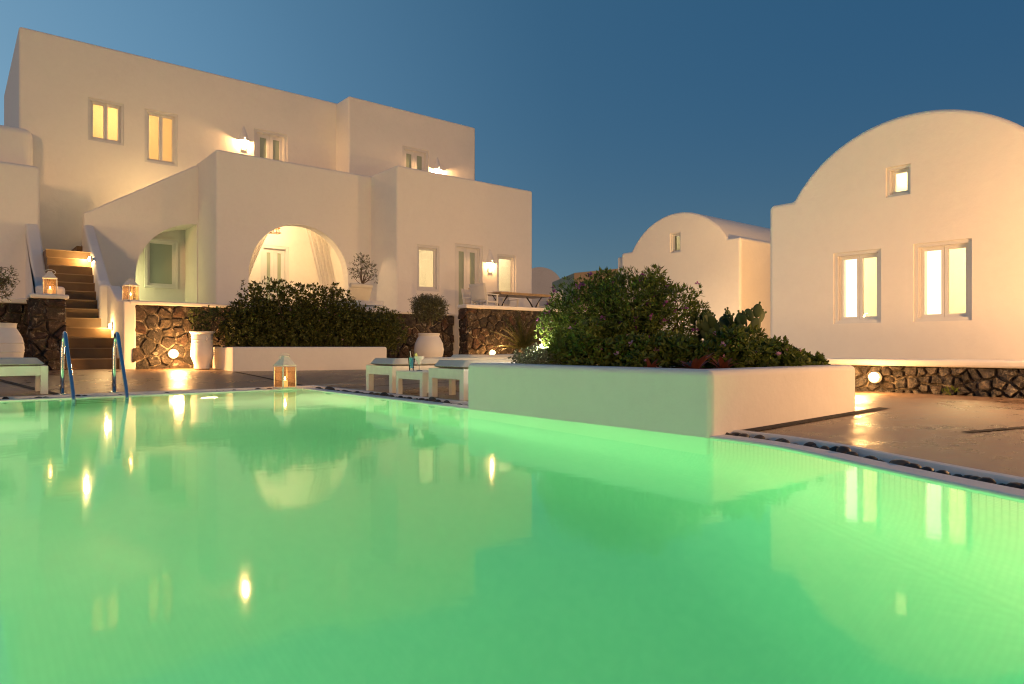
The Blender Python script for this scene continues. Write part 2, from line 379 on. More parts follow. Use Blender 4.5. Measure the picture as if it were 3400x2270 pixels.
# pool basin (walls and floor)
out = [(PX0,PY0)]+[(x, y) for y, x in EDGE]+[(PX0,PY1)]
DEPTH = -1.45
def inset(poly, d):
    res = []
    for i, q in enumerate(poly):
        a = Vector(poly[i-1]); c = Vector(poly[(i+1)%len(poly)]); q = Vector(q); t1 = (q-a).normalized(); t2 = (c-q).normalized()
        n1 = Vector((-t1.y, t1.x)); n2 = Vector((-t2.y, t2.x)); m_ = (n1+n2).normalized(); m_ = m_/max(.3, m_.dot(n1)); res.append((q.x+m_.x*d, q.y+m_.y*d))
    return res
b = MB(); k = len(out); prof = [(0,0),(0,-.62),(.05,-.85),(.17,-1.06),(.38,-1.25),(.68,-1.38),(1.05,DEPTH)]
for d, z in prof: b.v += [(x, y, z) for x, y in inset(out, d)]
for r_ in range(len(prof)-1): b.f += [(r_*k+i, r_*k+(i+1)%k, (r_+1)*k+(i+1)%k, (r_+1)*k+i) for i in range(k)]
b.f.append(tuple((len(prof)-1)*k+i for i in range(k)))
struct(b.build('pool_basin', 'mosaic', smooth=True, ang=50))
def offset_path(pts, d):
    res = []
    for i, q in enumerate(pts):
        a = Vector(pts[max(i-1,0)]); c = Vector(pts[min(i+1,len(pts)-1)]); t = (c-a).normalized(); nrm = Vector((t.y,-t.x))
        if 0 < i < len(pts)-1:
            t1 = (Vector(q)-a).normalized(); t2 = (c-Vector(q)).normalized(); n1 = Vector((t1.y,-t1.x)); n2 = Vector((t2.y,-t2.x))
            nrm = (n1+n2).normalized(); nrm = nrm/max(.3, nrm.dot(n1))
        res.append((q[0]+nrm.x*d, q[1]+nrm.y*d))
    return res
def strip(name, path, profile, m):
    b = MB(); k = len(profile)
    rows = [offset_path(path, d) for d, z in profile]
    for i in range(len(path)):
        for j, (d, z) in enumerate(profile): b.v.append((rows[j][i][0], rows[j][i][1], z))
    for i in range(len(path)-1):
        for j in range(k-1): b.f.append((i*k+j, (i+1)*k+j, (i+1)*k+j+1, i*k+j+1))
    return struct(b.build(name, m, smooth=True, ang=40))
def dense(pts, step=.12):
    res = []
    for a, c in zip(pts, pts[1:]):
        n_ = max(1, int(math.dist(a, c)/step))
        for i in range(n_): res.append((a[0]+(c[0]-a[0])*i/n_, a[1]+(c[1]-a[1])*i/n_))
    return res+[pts[-1]]
def chaikin(p, n=2):
    for _ in range(n):
        q = [p[0]]
        for a, c in zip(p, p[1:]): q += [(a[0]*.75+c[0]*.25, a[1]*.75+c[1]*.25), (a[0]*.25+c[0]*.75, a[1]*.25+c[1]*.75)]
        p = q+[p[-1]]
    return p
near = chaikin([(x, y) for y, x in EDGE[:-1]]+[(3.86, 2.63)], 2)
far = [(3.86,5.3),(3.86,9.35),(PX0,9.35)]
COP = [(-.006,-.05),(-.006,.008),(.0,.014),(.12,.016),(.127,.010),(.127,-.045)]
GUT = [(.126,-.035),(.245,-.035),(.247,.024),(.252,.031),(.292,.034)]
strip('pool_coping', near, COP, 'plaster'); strip('pool_coping', far, COP, 'plaster')
gut_a = strip('pebble_gutter', near, GUT, 'plaster'); gut_b = strip('pebble_gutter', far, GUT, 'plaster')
b = MB(); wout = offset_path(out+[out[0]], .02)[:-1]; wout[0] = (PX0-.02, PY0-.02); k = len(wout)
b.add([(x,y,.0) for x, y in wout]+[(x,y,DEPTH-.03) for x, y in wout], [tuple(range(k)), tuple(range(2*k-1,k-1,-1))]+[(i, i+k, (i+1)%k+k, (i+1)%k) for i in range(k)])
struct(b.build('pool_water', 'water'))
# pebbles lying in the gutter
peb = []
for q in range(7):
    bm = bmesh.new(); bmesh.ops.create_icosphere(bm, subdivisions=2, radius=1)
    s3 = (1, random.uniform(.62,.9), random.uniform(.5,.75)); ph = random.random()*6
    for v in bm.verts:
        v.co = Vector((v.co.x*s3[0], v.co.y*s3[1], v.co.z*s3[2]))*(1+.08*math.sin(3*v.co.x+ph)+.06*math.sin(4*v.co.y+ph*2))
    me = bpy.data.meshes.new('pebble'); bm.to_mesh(me); bm.free(); me.shade_smooth(); me.materials.append(M['pebble']); peb.append(me)
def pebbles(path, parent, step, rmin, rmax, skip=0):
    d = dense(path, step); lo = offset_path(d, .16); hi = offset_path(d, .215)
    for i in range(len(d)):
        if random.random() < skip: continue
        t = random.random(); rr = random.uniform(rmin, rmax)*(1.35 if random.random() < .12 else 1)
        o = link('pebble', random.choice(peb), parent, (lo[i][0]*t+hi[i][0]*(1-t), lo[i][1]*t+hi[i][1]*(1-t), -.035+rr*.72))
        o.scale = (rr, rr, rr); o.rotation_euler = (random.uniform(-.3,.3), random.uniform(-.3,.3), random.random()*6)
vis = [q for q in near if q[1] > .2]
pebbles(vis, gut_a, .044, .027, .048, .0)
pebbles([(3.86,5.4),(3.86,9.3)], gut_b, .052, .029, .052, .05)
pebbles([(3.6,9.35),(-.5,9.35)], gut_b, .075, .028, .052, .25)
# dark joint strips let into the deck
def joint(pts, w):
    d = dense(pts, .3); L = offset_path(d, -w/2); Rr = offset_path(d, w/2); b = MB()
    for a, c in zip(L, Rr): b.v += [(a[0],a[1],deck_z(*a)+.005), (c[0],c[1],deck_z(*c)+.005)]
    for i in range(len(d)-1): b.f.append((2*i, 2*i+1, 2*i+3, 2*i+2))
    struct(b.build('deck_joint', 'joint'))
joint([(4.18,2.545),(6.35,2.545)], .10); joint([(5.1,1.55),(9.0,.2)], .06)
joint([(4.0,9.65),(4.17,13.3)], .07); joint([(1.0,9.7),(.2,15.0)], .10); joint([(4.15,8.75),(9.5,8.75)], .05)

# ------------------------------------------------------------------ stone masonry
def clip(poly, a, n_):
    res = []
    for i in range(len(poly)):
        p, q = poly[i], poly[(i+1)%len(poly)]
        dp = (p[0]-a[0])*n_[0]+(p[1]-a[1])*n_[1]; dq = (q[0]-a[0])*n_[0]+(q[1]-a[1])*n_[1]
        if dp <= 0: res.append(p)
        if (dp < 0 < dq) or (dq < 0 < dp):
            t = dp/(dp-dq); res.append((p[0]+(q[0]-p[0])*t, p[1]+(q[1]-p[1])*t))
    return res
def stones(parent, org, ux, L, Hh, size, gap=.007, proud=.05, rnd=random, mat='lava_stone'):
    """irregular stones over a rectangle that starts at org, runs along unit ux and stands up; outward normal = ux x z"""
    nx = max(1, round(L/size)); nz = max(1, round(Hh/(size*.8))); pts = []
    for _ in range(nx*nz*14):
        q = (rnd.uniform(.02, L-.02), rnd.uniform(.02, Hh-.02)); d_ = size*rnd.choice((.45,.6,.75,.95))
        if all(math.hypot((q[0]-w[0])*.85, (q[1]-w[1])*1.15) > max(d_, w[2]) for w in pts): pts.append((q[0], q[1], d_*.9))
    out_n = (ux[1], -ux[0])
    for i, q in enumerate(pts):
        poly = [(0,0),(L,0),(L,Hh),(0,Hh)]
        for j, w in enumerate(pts):
            if i != j and abs(w[0]-q[0]) < 3*size and abs(w[1]-q[1]) < 3*size:
                nn = (w[0]-q[0], w[1]-q[1]); poly = clip(poly, ((q[0]+w[0])/2, (q[1]+w[1])/2), nn)
                if not poly: break
        if len(poly) < 3: continue
        c = (sum(p[0] for p in poly)/len(poly), sum(p[1] for p in poly)/len(poly))
        sm = []
        for a, d in zip(poly, poly[1:]+poly[:1]):
            if math.dist(a, d) < .01: continue
            sm += [(a[0]*.91+d[0]*.09, a[1]*.91+d[1]*.09), (a[0]*.5+d[0]*.5, a[1]*.5+d[1]*.5), (a[0]*.09+d[0]*.91, a[1]*.09+d[1]*.91)]
        if len(sm) < 6: continue
        def shr(p, g):
            d = math.dist(p, c); k = max(.3, (d-g)/d) if d > 1e-5 else 1
            return (c[0]+(p[0]-c[0])*k, c[1]+(p[1]-c[1])*k)
        pr = proud*rnd.uniform(.55, 1.25); jit = size*.06; b = MB(); k = len(sm)
        rings = [(gap, -.03), (gap+.004, pr*.35), (gap+size*.06, pr*.9)]
        tx, tz = rnd.uniform(-.22,.22), rnd.uniform(-.22,.22)
        for g, dd in rings:
            for p in sm:
                x, z = shr(p, g+rnd.uniform(0, jit)); dep = dd+((x-c[0])*tx+(z-c[1])*tz if dd > 0 else 0)+(rnd.uniform(-.3,.3)*pr*.6 if dd > 0 else 0)
                b.v.append((org[0]+ux[0]*x+out_n[0]*dep, org[1]+ux[1]*x+out_n[1]*dep, org[2]+z))
        b.v.append((org[0]+ux[0]*c[0]+out_n[0]*pr*1.05, org[1]+ux[1]*c[0]+out_n[1]*pr*1.05, org[2]+c[1]))
        for r_ in range(2):
            for j in range(k): b.f.append((r_*k+j, r_*k+(j+1)%k, (r_+1)*k+(j+1)%k, (r_+1)*k+j))
        for j in range(k): b.f.append((2*k+j, 2*k+(j+1)%k, 3*k))
        b.build('stone', mat, parent)
FLOOR = 1.42
def stone_wall(name, label, x0, x1, y0, y1, z0, zs, zc, size, faces, cap_over=.03, caps=True, mat='lava_stone'):
    t = thing(name, label, 'stone wall')
    MB().box(x0+.03, x1-.03, y0+.03, y1-.03, z0-.3, zs).build('mortar_core', 'mortar', t)
    if caps: bevbox('cap', x0-cap_over, x1+cap_over, y0-cap_over, y1+cap_over, zs, zc, 'plaster', t, .025, 3)
    for fc in faces:
        if fc == 'front': stones(t, (x0, y0+.03, z0-.05), (1,0), x1-x0, zs-z0+.05, size, mat=mat)
        if fc == 'left': stones(t, (x0+.03, y1, z0-.05), (0,-1), y1-y0, zs-z0+.05, size, mat=mat)
    return t
stone_wall('terrace_wall', 'dark lava stone terrace wall with white cap behind the long hedge', 2.72, 10.30, 14.9, 15.3, .17, 1.42, 1.50, .27, ['front'])
stone_wall('terrace_wall', 'dark lava stone terrace wall with raised white cap behind the cycad', 10.30, 17.5, 14.33, 14.7, .2, 1.60, 1.70, .28, ['front', 'left'])
stone_wall('stone_pier', 'narrow dark stone pier left of the stairs carrying a lantern', 1.13, 1.68, 14.95, 15.5, .17, 1.48, 1.56, .25, ['front', 'left'])
stone_wall('terrace_wall', 'dark lava stone terrace wall left of the stone pier', -6, 1.2, 15.55, 15.9, .17, 1.40, 1.50, .28, ['front'])
stone_wall('low_wall', 'knee-high stone wall with thick white cap before the right vaulted house', 8.22, 8.75, -3.0, 4.05, .08, .385, .46, .14, ['left'], .05, mat='grey_stone')
# terraces behind the walls
b = MB(); b.box(2.75, 10.3, 15.3, 19.3, .3, FLOOR); struct(b.build('terrace_floor', 'plaster'))
b = MB(); b.box(10.301, 17.3, 14.7, 17.7, .3, FLOOR-.003); struct(b.build('terrace_floor', 'plaster'))
b = MB(); b.box(-6, 1.45, 15.9, 21.0, .3, FLOOR-.006); struct(b.build('terrace_floor', 'plaster'))

# ------------------------------------------------------------------ windows and doors (local: x right, y into the wall, z up; origin bottom-left of the opening)
def ring(b, x0, x1, z0, z1, w, y0, y1, wb=None):
    wb = w if wb is None else wb
    b.box(x0, x0+w, y0, y1, z0, z1); b.box(x1-w, x1, y0, y1, z0, z1)
    b.box(x0+w, x1-w, y0, y1, z1-w, z1)
    if wb: b.box(x0+w, x1-w, y0, y1, z0, z0+wb)
def window(parent, loc, rz, w, h, sashes=2, glass='pane', name='window', ajar=0, trim=.07):
    sb_ = .05 if w > .7 else (.036 if w > .5 else .03)
    if w < .5: trim = .035
    b = MB(); ring(b, 0, w, 0, h, trim, .03, .12); ring(b, trim*.55, w-trim*.55, trim*.55, h-trim*.55, trim*.7, .075, .16)
    f = b.build(name, 'frame_paint', parent, loc=loc); f.rotation_euler.z = rz
    a = trim*1.25; sw = (w-2*a)/sashes
    for k in range(sashes):
        s = MB(); ring(s, a+k*sw+.002, a+(k+1)*sw-.002, a, h-a, sb_, .10, .145)
        so = s.build('sash', 'frame_paint', f)
        MB().box(a+k*sw+sb_, a+(k+1)*sw-sb_, .118, .124, a+sb_, h-a-sb_).build('pane', glass, f)
    return f
def door(parent, loc, rz, w, h, leaves=2, glass='door_glass', handle=True, trim=.09):
    b = MB(); ring(b, 0, w, 0, h, trim, .03, .13, 0); ring(b, trim*.55, w-trim*.55, 0, h-trim*.55, trim*.7, .08, .17, 0)
    f = b.build('door', 'frame_paint', parent, loc=loc); f.rotation_euler.z = rz
    a = trim*1.25; sw = (w-2*a)/leaves
    for k in range(leaves):
        x0, x1 = a+k*sw+.003, a+(k+1)*sw-.003
        s = MB(); st = .11
        s.box(x0, x0+st, .11, .16, .01, h-a); s.box(x1-st, x1, .11, .16, .01, h-a)
        s.box(x0+st, x1-st, .11, .16, h-a-st, h-a); s.box(x0+st, x1-st, .11, .16, .01, .14); s.box(x0+st, x1-st, .11, .16, .30, .40)
        s.box(x0+st, x1-st, .125, .15, .14, .30)
        s.build('leaf_panel', 'frame_paint', f)
        MB().box(x0+st, x1-st, .128, .136, .40, h-a-st).build('pane', glass, f)
    if handle:
        xc = a+sw*(leaves-1)+.055
        MB().tube([(xc,.11,1.02),(xc,.05,1.02),(xc+.13,.05,1.02)], .011, 8).build('handle', 'brass', f)
        MB().box(xc-.014, xc+.014, .10, .112, .90, .94).build('key_plate', 'brass', f)
    return f

# ------------------------------------------------------------------ main building
mb = thing('main_building', 'large white two-storey building with terraces, arched porch and stepped flat roofs', 'building', (0,0,0))
ARC = (7.84, 2.65, 1.48)
def arch_poly(cx, cz, r, z0, n=28, a0=0, a1=180):
    return [(cx+r, z0)]+[(cx+r*math.cos(R(a)), cz+r*math.sin(R(a))) for a in [a0+(a1-a0)*i/n for i in range(n+1)]]+[(cx-r, z0)]
# lower right block with window / door openings and a roof terrace
c = [cutbox(10.33,15.09,17.75,21.45,5.15,7), cutbox(10.75,11.55,17.4,17.8,2.28,3.66), cutbox(12.12,13.20,17.4,17.71,FLOOR,3.83), cutbox(13.80,14.60,17.4,17.8,2.30,3.64), cutbox(10.4,15.0,17.79,20.8,FLOOR,4.4)]
solid('wall', rect(10.08,15.34,17.5,21.7), 0, 5.91, 'z', 'plaster', mb, .07, 4, c)
# porch block with the round arch and its parapet
qa = outline_mesh(arch_poly(*ARC, FLOOR-.1), 19.0, 19.5, 'y')
c = [cutbox(5.75,10.3,19.35,22.6,5.15,7), cutbox(5.3,5.9,20.95,22.6,5.15,7), qa, cutbox(5.85,9.75,19.45,21.3,FLOOR,4.55), cutbox(7.45,8.35,21.2,21.5,FLOOR,3.78)]
solid('wall', rect(5.5,10.2,19.1,22.6), 0, 5.89, 'z', 'plaster', mb, .07, 4, c)
# tall rear block
c = [cutbox(3.02,3.92,22.4,22.8,6.45,7.66), cutbox(4.46,5.37,22.4,22.8,6.08,7.66), cutbox(7.66,8.76,22.4,22.7,5.15,7.72), cutbox(2.4,6.4,22.75,25.5,5.6,8.6)]
solid('wall', rect(1.44,10.8,22.5,29), 0, 9.2, 'z', 'plaster', mb, .07, 4, c)
# upper right block
c = [cutbox(12.6,13.72,21.4,21.7,5.15,7.86)]
solid('wall', rect(10.51,15.88,21.5,28), 4.6, 9.17, 'z', 'plaster', mb, .07, 4, c)
# stair flight up to the roof terrace: side wall with a quarter arch, mass behind it
def quarter(): return outline_mesh([(3.9,FLOOR-.05),(5.47,FLOOR-.05),(5.47,4.10)]+[(5.5+1.6*math.cos(R(a)), 2.5+1.6*math.sin(R(a))) for a in range(93,181,6)], 20.7, 22.1, 'y')
def niche(): return outline_mesh([(3.4,FLOOR-.05),(5.47,FLOOR-.05),(5.47,4.10)]+[(5.5+1.6*math.cos(R(a)), 2.5+1.6*math.sin(R(a))) for a in range(93,154,6)]+[(3.4,3.2)], 21.0, 22.1, 'y')  # cavity widened at left to hide the added fill lamp
solid('wall', [(2.70,0),(5.6,0),(5.6,5.85),(5.42,5.78),(2.70,4.08)], 20.8, 21.05, 'y', 'plaster', mb, .05, 4, [quarter()])
solid('wall', [(2.9,0),(5.6,0),(5.6,5.1),(5.4,5.1),(2.9,2.9)], 21.05, 22.6, 'y', 'plaster', mb, 0, 1, [niche()])
# left wing beside the stairs
solid('wall', rect(-8,1.74,20.5,22.2), 0, 5.08, 'z', 'plaster', mb, .10, 5)
solid('wall', rect(-8,1.72,22.0,22.45), 4.5, 6.38, 'z', 'plaster', mb, .22, 7)
# openings
window(mb, (3.02,22.5,6.45), 0, .90, 1.21); window(mb, (4.46,22.5,6.08), 0, .91, 1.58)
door(mb, (7.66,22.5,5.15), 0, 1.10, 2.57); door(mb, (12.6,21.5,5.15), 0, 1.12, 2.71)
window(mb, (10.75,17.5,2.28), 0, .80, 1.38, 1); door(mb, (12.12,17.5,FLOOR), 0, 1.08, 2.41); window(mb, (13.80,17.5,2.30), 0, .80, 1.34, 1)
door(mb, (7.45,21.28,FLOOR), 0, .90, 2.36, 2, handle=False)
window(mb, (4.36,21.94,2.32), 0, .88, 1.44, 1, 'shutter_glass')
# rooms behind the lit windows
light('room_light', mb, (4.3,24.2,8.2), 120, (1,.52,.17), .25)
light('room_light', mb, (11.6,19.3,4.0), 60, (1,.74,.40), .2); light('room_light', mb, (14.2,19.0,4.0), 55, (1,.74,.40), .2)
MB().box(13.6,14.5,18.3,18.36,FLOOR,3.5).build('inner_door', 'frame_paint', mb); MB().box(11.2,11.5,20.2,20.75,FLOOR,2.9).build('wardrobe', 'frame_paint', mb)

# ------------------------------------------------------------------ stairs from the deck
st = thing('staircase', 'brown cement stairs climbing between white parapets to the building', 'stairs')
NST = 13
for i in range(NST):
    z1 = .17+.205*(i+1); y0 = 15.25+.295*i; xr = 2.60 if i < 4 else 2.44+.03*(i-4)
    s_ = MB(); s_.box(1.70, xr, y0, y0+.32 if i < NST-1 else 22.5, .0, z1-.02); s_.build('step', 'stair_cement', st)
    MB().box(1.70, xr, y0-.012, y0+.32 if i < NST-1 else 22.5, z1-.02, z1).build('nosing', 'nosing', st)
for i in range(5):
    z1 = .17+.205*(NST+1+i); s_ = MB(); s_.box(2.3+.28*i, 2.72+.28*i, 21.06, 22.45, max(2.7, z1-.45), z1); s_.build('step', 'stair_cement', st)
solid('parapet', [(15.0,0),(21,0),(21,3.70),(20.45,3.62),(18.6,2.17),(18.2,1.95),(15.55,1.75),(15.5,0)], 1.44, 1.72, 'x', 'plaster', st, .06, 4)
pr = solid('parapet', [(16.6,0),(21.4,0),(21.4,3.95),(20.8,3.78),(17.0,2.03),(16.6,1.92)], 2.44, 2.68, 'x', 'plaster', st, .06, 4)
me = pr.data
for v in me.vertices: v.co.x += (v.co.y-16.7)*.062
solid('parapet', [(14.88,0),(17.0,0),(17.0,1.93),(16.4,1.88),(15.5,1.52),(14.88,1.49)], 2.58, 2.80, 'x', 'plaster', st, .03, 3)

# ------------------------------------------------------------------ vaulted houses (front faces -X)
def vault_poly(yc, half, zs, rise, flank, z0):
    Rr = (half*half+rise*rise)/(2*rise); a = math.asin(half/Rr)
    arc = [(yc+Rr*math.sin(t), zs+rise-Rr+Rr*math.cos(t)) for t in [a-2*a*i/36 for i in range(37)]]
    return [(yc-flank, z0), (yc-flank, zs-.02), (yc-flank+.06, zs), ]+[(y, z) for y, z in arc[::-1]]+[(yc+flank-.06, zs), (yc+flank, zs-.02), (yc+flank, z0)]
def vault_house(name, label, x0, x1, yc, zs, z0, wins, room=None, r=.07):
    t = thing(name, label, 'house', (0,0,0)); cuts = []
    for (ya, yb, za, zb, sh, gl) in wins: cuts.append(cutbox(x0-.1, x0+.32, ya, yb, za, zb))
    if room: cuts.append(cutbox(*room))
    solid('wall', vault_poly(yc, 1.55, zs, .88, 1.93, z0), x0, x1, 'x', 'plaster', t, r, 5, cuts, 40)
    for (ya, yb, za, zb, sh, gl) in wins: window(t, (x0, yb, za), R(-90), yb-ya, zb-za, sh, gl, trim=.045)
    return t
rh = vault_house('vaulted_house', 'big white barrel-vaulted house with two lit windows at right', 9.5, 16, 3.53, 2.72, -.1,
    [(3.50,3.80,2.56,2.95,1,'pane'), (3.86,4.49,.92,1.90,2,'pane'), (2.82,3.47,.92,1.91,2,'pane')], (9.80,13,1.9,5.1,.12,3.1))
light('room_light', rh, (11.2,3.6,2.6), 230, (1,.70,.32), .2)
for ya, yb in ((4.235,4.40), (3.215,3.375)):
    MB().box(9.70,9.72,ya,yb,.99,1.83).build('glow_panel', 'panel_glow', rh)  # added self-lit panels imitate the strip brightly lit by a room lamp
MB().box(11.6,12.9,2.0,2.1,.12,2.1).build('wardrobe', 'frame_paint', rh)
h2 = vault_house('vaulted_house', 'white barrel-vaulted house with one small window behind the flowering shrub', 15.0, 24, 11.3, 3.31, 0, [(11.15,11.5,3.12,3.66,1,'pane')], (15.3,16.2,10.6,12,2.8,3.8))
solid('wall', rect(15.25,22,13.2,13.6), 0, 3.25, 'z', 'plaster', h2, .05, 4)
light('room_light', h2, (15.9,11.7,3.6), 2.5, (1,.8,.4), .1)
# far houses
def camp(x, d): # direction helper for far things, metres along / across the view
    f_ = Vector((math.cos(R(50.5)), math.sin(R(50.5)))); r_ = Vector((f_.y, -f_.x)); return f_*d+r_*x
fp = camp(2.4, 62)
fh = thing('vaulted_house', 'small distant grey vaulted house beyond the terrace table', 'house', (fp.x, fp.y, 0), R(-39.5))
solid('wall', [(-2,-1),(2,-1),(2,5.6)]+[(2*math.cos(R(a)), 5.6+1.9*math.sin(R(a))) for a in range(10,171,8)]+[(-2,5.6)], -3, 6, 'y', 'plaster_far', fh, .05, 2)
window(fh, (-.1,-3,4.0), 0, .9, 1.4, 1, 'shutter_glass'); MB().box(1.9,7,-1,5,-1,6.0).build('annex', 'plaster_far', fh)
fp = camp(6.4, 44)
fo = thing('far_house', 'low ochre-lit flat-roofed house far behind the flowering shrub', 'house', (fp.x, fp.y, 0), R(-30))
solid('wall', [(-3,-1),(4,-1),(4,5.9),(-3,5.1)], -2, 4, 'y', 'plaster_warmlit', fo, .05, 2)
window(fo, (-.5,-2,3.4), 0, .9, 1.1, 1, 'shutter_glass')

# ------------------------------------------------------------------ lamps
def wall_lamp(label, loc, rz, e, group='cone-shaded wall lamps', c=(1,.52,.19)):
    t = thing('wall_lamp', label, 'wall lamp', loc, rz, group)        # origin on the wall, at the shade's rim
    MB().box(-.075,.075,-.03,-.003,-.30,-.14).build('back_plate', 'plaster', t)
    b = MB(); n_ = 18; pr_ = [(.185,0),(.18,.02),(.012,.50),(.0,.51)]
    for r_, z in pr_:
        for j in range(n_):
            a = math.pi*j/(n_-1); b.v.append((-r_*math.cos(a), .012-r_*.85*math.sin(a), z))
    for i in range(len(pr_)-1):
        for j in range(n_-1): b.f.append((i*n_+j, i*n_+j+1, (i+1)*n_+j+1, (i+1)*n_+j))
    b.build('shade', 'plaster', t, smooth=True, ang=50)
    MB().lathe([(.0,-.0),(.03,.005),(.045,.03),(.045,.06),(.03,.09),(.02,.11)], 14, (0,-.085,.01)).build('bulb', 'bulb_glow', t, smooth=True)
    light('lamp_light', t, (0,-.10,-.035), e, c, .03)
wall_lamp('cone wall lamp beside the left upper terrace door', (7.33,22.5,7.24), 0, 120)
wall_lamp('cone wall lamp right of the upper right terrace door', (14.1,21.5,7.22), 0, 210)
wall_lamp('cone wall lamp between terrace double door and right window', (13.5,17.5,3.30), 0, 42)
wall_lamp('cone wall lamp on the hidden flank of the big vaulted house', (13.4,5.46,2.0), R(180), 700, c=(1,.50,.14))
def globe(label, loc, rz, e, r=.085):
    t = thing('globe_light', label, 'globe light', loc, rz, 'round globe lights in the stone walls')
    MB().lathe([(r*1.16,0),(r*1.16,.03),(r*1.03,.05)], 24).build('rim', 'white_metal', t, smooth=True, ang=40).rotation_euler.x = R(90)
    b = MB(); b.lathe([(r*math.cos(R(a)), r*math.sin(R(a))) for a in range(0,91,9)], 24); b.build('globe', 'globe_glow', t, smooth=True).location.y = -.05
    t.children[-1].rotation_euler.x = R(90)
    light('lamp_light', t, (0,-.45,.03), e, (1,.50,.16), .09)
globe('glowing globe light in the stone wall left of the tall pot', (3.45,14.84,.46), 0, 115, .085)
globe('glowing globe light at the foot of the cycad', (11.05,14.27,.43), 0, 38, .085)
globe('glowing globe light in the knee-high wall at right', (8.18,3.38,.25), R(-90), 36, .058)
globe('glowing globe light in the knee-high wall beyond the right edge', (8.18,.3,.25), R(-90), 60, .065)
def stair_light(label, loc, e):
    t = thing('stair_light', label, 'stair light', loc, R(-90), 'small lights set in the stair parapet')
    MB().box(-.05,.05,-.02,.02,-.07,.07).build('frame', 'white_metal', t)
    MB().lathe([(.0,-.055),(.03,-.05),(.034,0),(.03,.05),(.0,.055)], 12, (0,-.03,0)).build('bulb', 'bulb_glow', t, smooth=True)
    light('lamp_light', t, (0,-.10,0), e, (1,.60,.22), .03)
    return t
stair_light('small lit stair light high on the right parapet', (2.525,18.3,2.62), 45)
stair_light('small stair light behind the sloping parapet of the upper flight', (4.7,21.06,4.75), 60).rotation_euler.z = R(180)
stair_light('small lit stair light beside the lowest steps', (2.575,16.0,1.02), 15)
# a lamp post of the same kind beside the path, just beyond the right edge of the view
t = thing('garden_lamp', 'post lamp with round globe beside the path beyond the right edge', 'lamp post', (7.95,-.15,.08))
MB().tube([(0,0,0),(0,0,1.1)], .025, 12).build('post', 'white_metal', t, smooth=True)
MB().lathe([(.06,0),(.06,.02),(.03,.04)], 18).build('base', 'white_metal', t, smooth=True, ang=40)
MB().lathe([(.02,-.10),(.07,-.07),(.10,0),(.07,.07),(.0,.10)], 20, (0,0,1.2)).build('globe', 'globe_glow', t, smooth=True)
light('lamp_light', t, (-.16,.16,1.2), 560, (1,.50,.19), .10)
# porch lantern and curtains
t = thing('hanging_lantern', 'brown woven lantern hanging under the porch arch', 'lantern', (7.42,20.0,3.95))
b = MB(); b.tube([(0,0,.28),(0,0,.62)], .008, 6); b.build('chain', 'iron', t)
for k in range(4):
    a = R(45+90*k); MB().bar((.13*math.cos(a),.13*math.sin(a),0), (.10*math.cos(a),.10*math.sin(a),.28), .02, .02).build('post', 'rattan', t)
for z, w in ((0,.14),(.14,.125),(.27,.11)):
    b = MB(); ring(b, -w, w, -w, w, .03, 0, .02); o = b.build('hoop', 'rattan', t, loc=(0,0,z)); o.rotation_euler.x = R(90)
MB().lathe([(.0,-.05),(.035,-.03),(.04,0),(.03,.04),(.0,.05)], 12, (0,0,.14)).build('bulb', 'wax', t, smooth=True)
light('lamp_light', t, (0,0,.50), 185, (1,.64,.30), .10)
light('niche_fill', mb, (3.68,21.6,2.3), 20, (1,.92,.36), .06)  # added fill lamp without a fitting, out of sight in the stair niche
def curtain(label, top, bot, z1, z0, y, bulge):
    b = MB(); n_, k = 60, 24
    for j in range(k+1):
        s_ = j/k; z = z1+(z0-z1)*s_; e = s_**bulge
        xa = top[0]+(bot[0]-top[0])*e; xb = top[1]+(bot[1]-top[1])*e
        for i in range(n_+1):
            q = i/n_; b.v.append((xa+(xb-xa)*q, y+.035*math.sin(q*4.5*2*math.pi+s_*1.2)+.015*math.sin(q*17+s_*3), z))
    for j in range(k):
        for i in range(n_): b.f.append((j*(n_+1)+i, j*(n_+1)+i+1, (j+1)*(n_+1)+i+1, (j+1)*(n_+1)+i))
    tag(b.build('curtain', 'sheer', None, smooth=True), label, 'curtain', 'white sheer curtains in the porch arch')
curtain('sheer white curtain swept to the left side of the porch arch', (6.7,7.55), (6.30,6.46), 4.35, 2.2, 19.75, .62)
curtain('sheer white curtain falling on the right side of the porch arch', (8.15,8.75), (8.95,9.45), 4.35, FLOOR+.01, 19.75, .8)
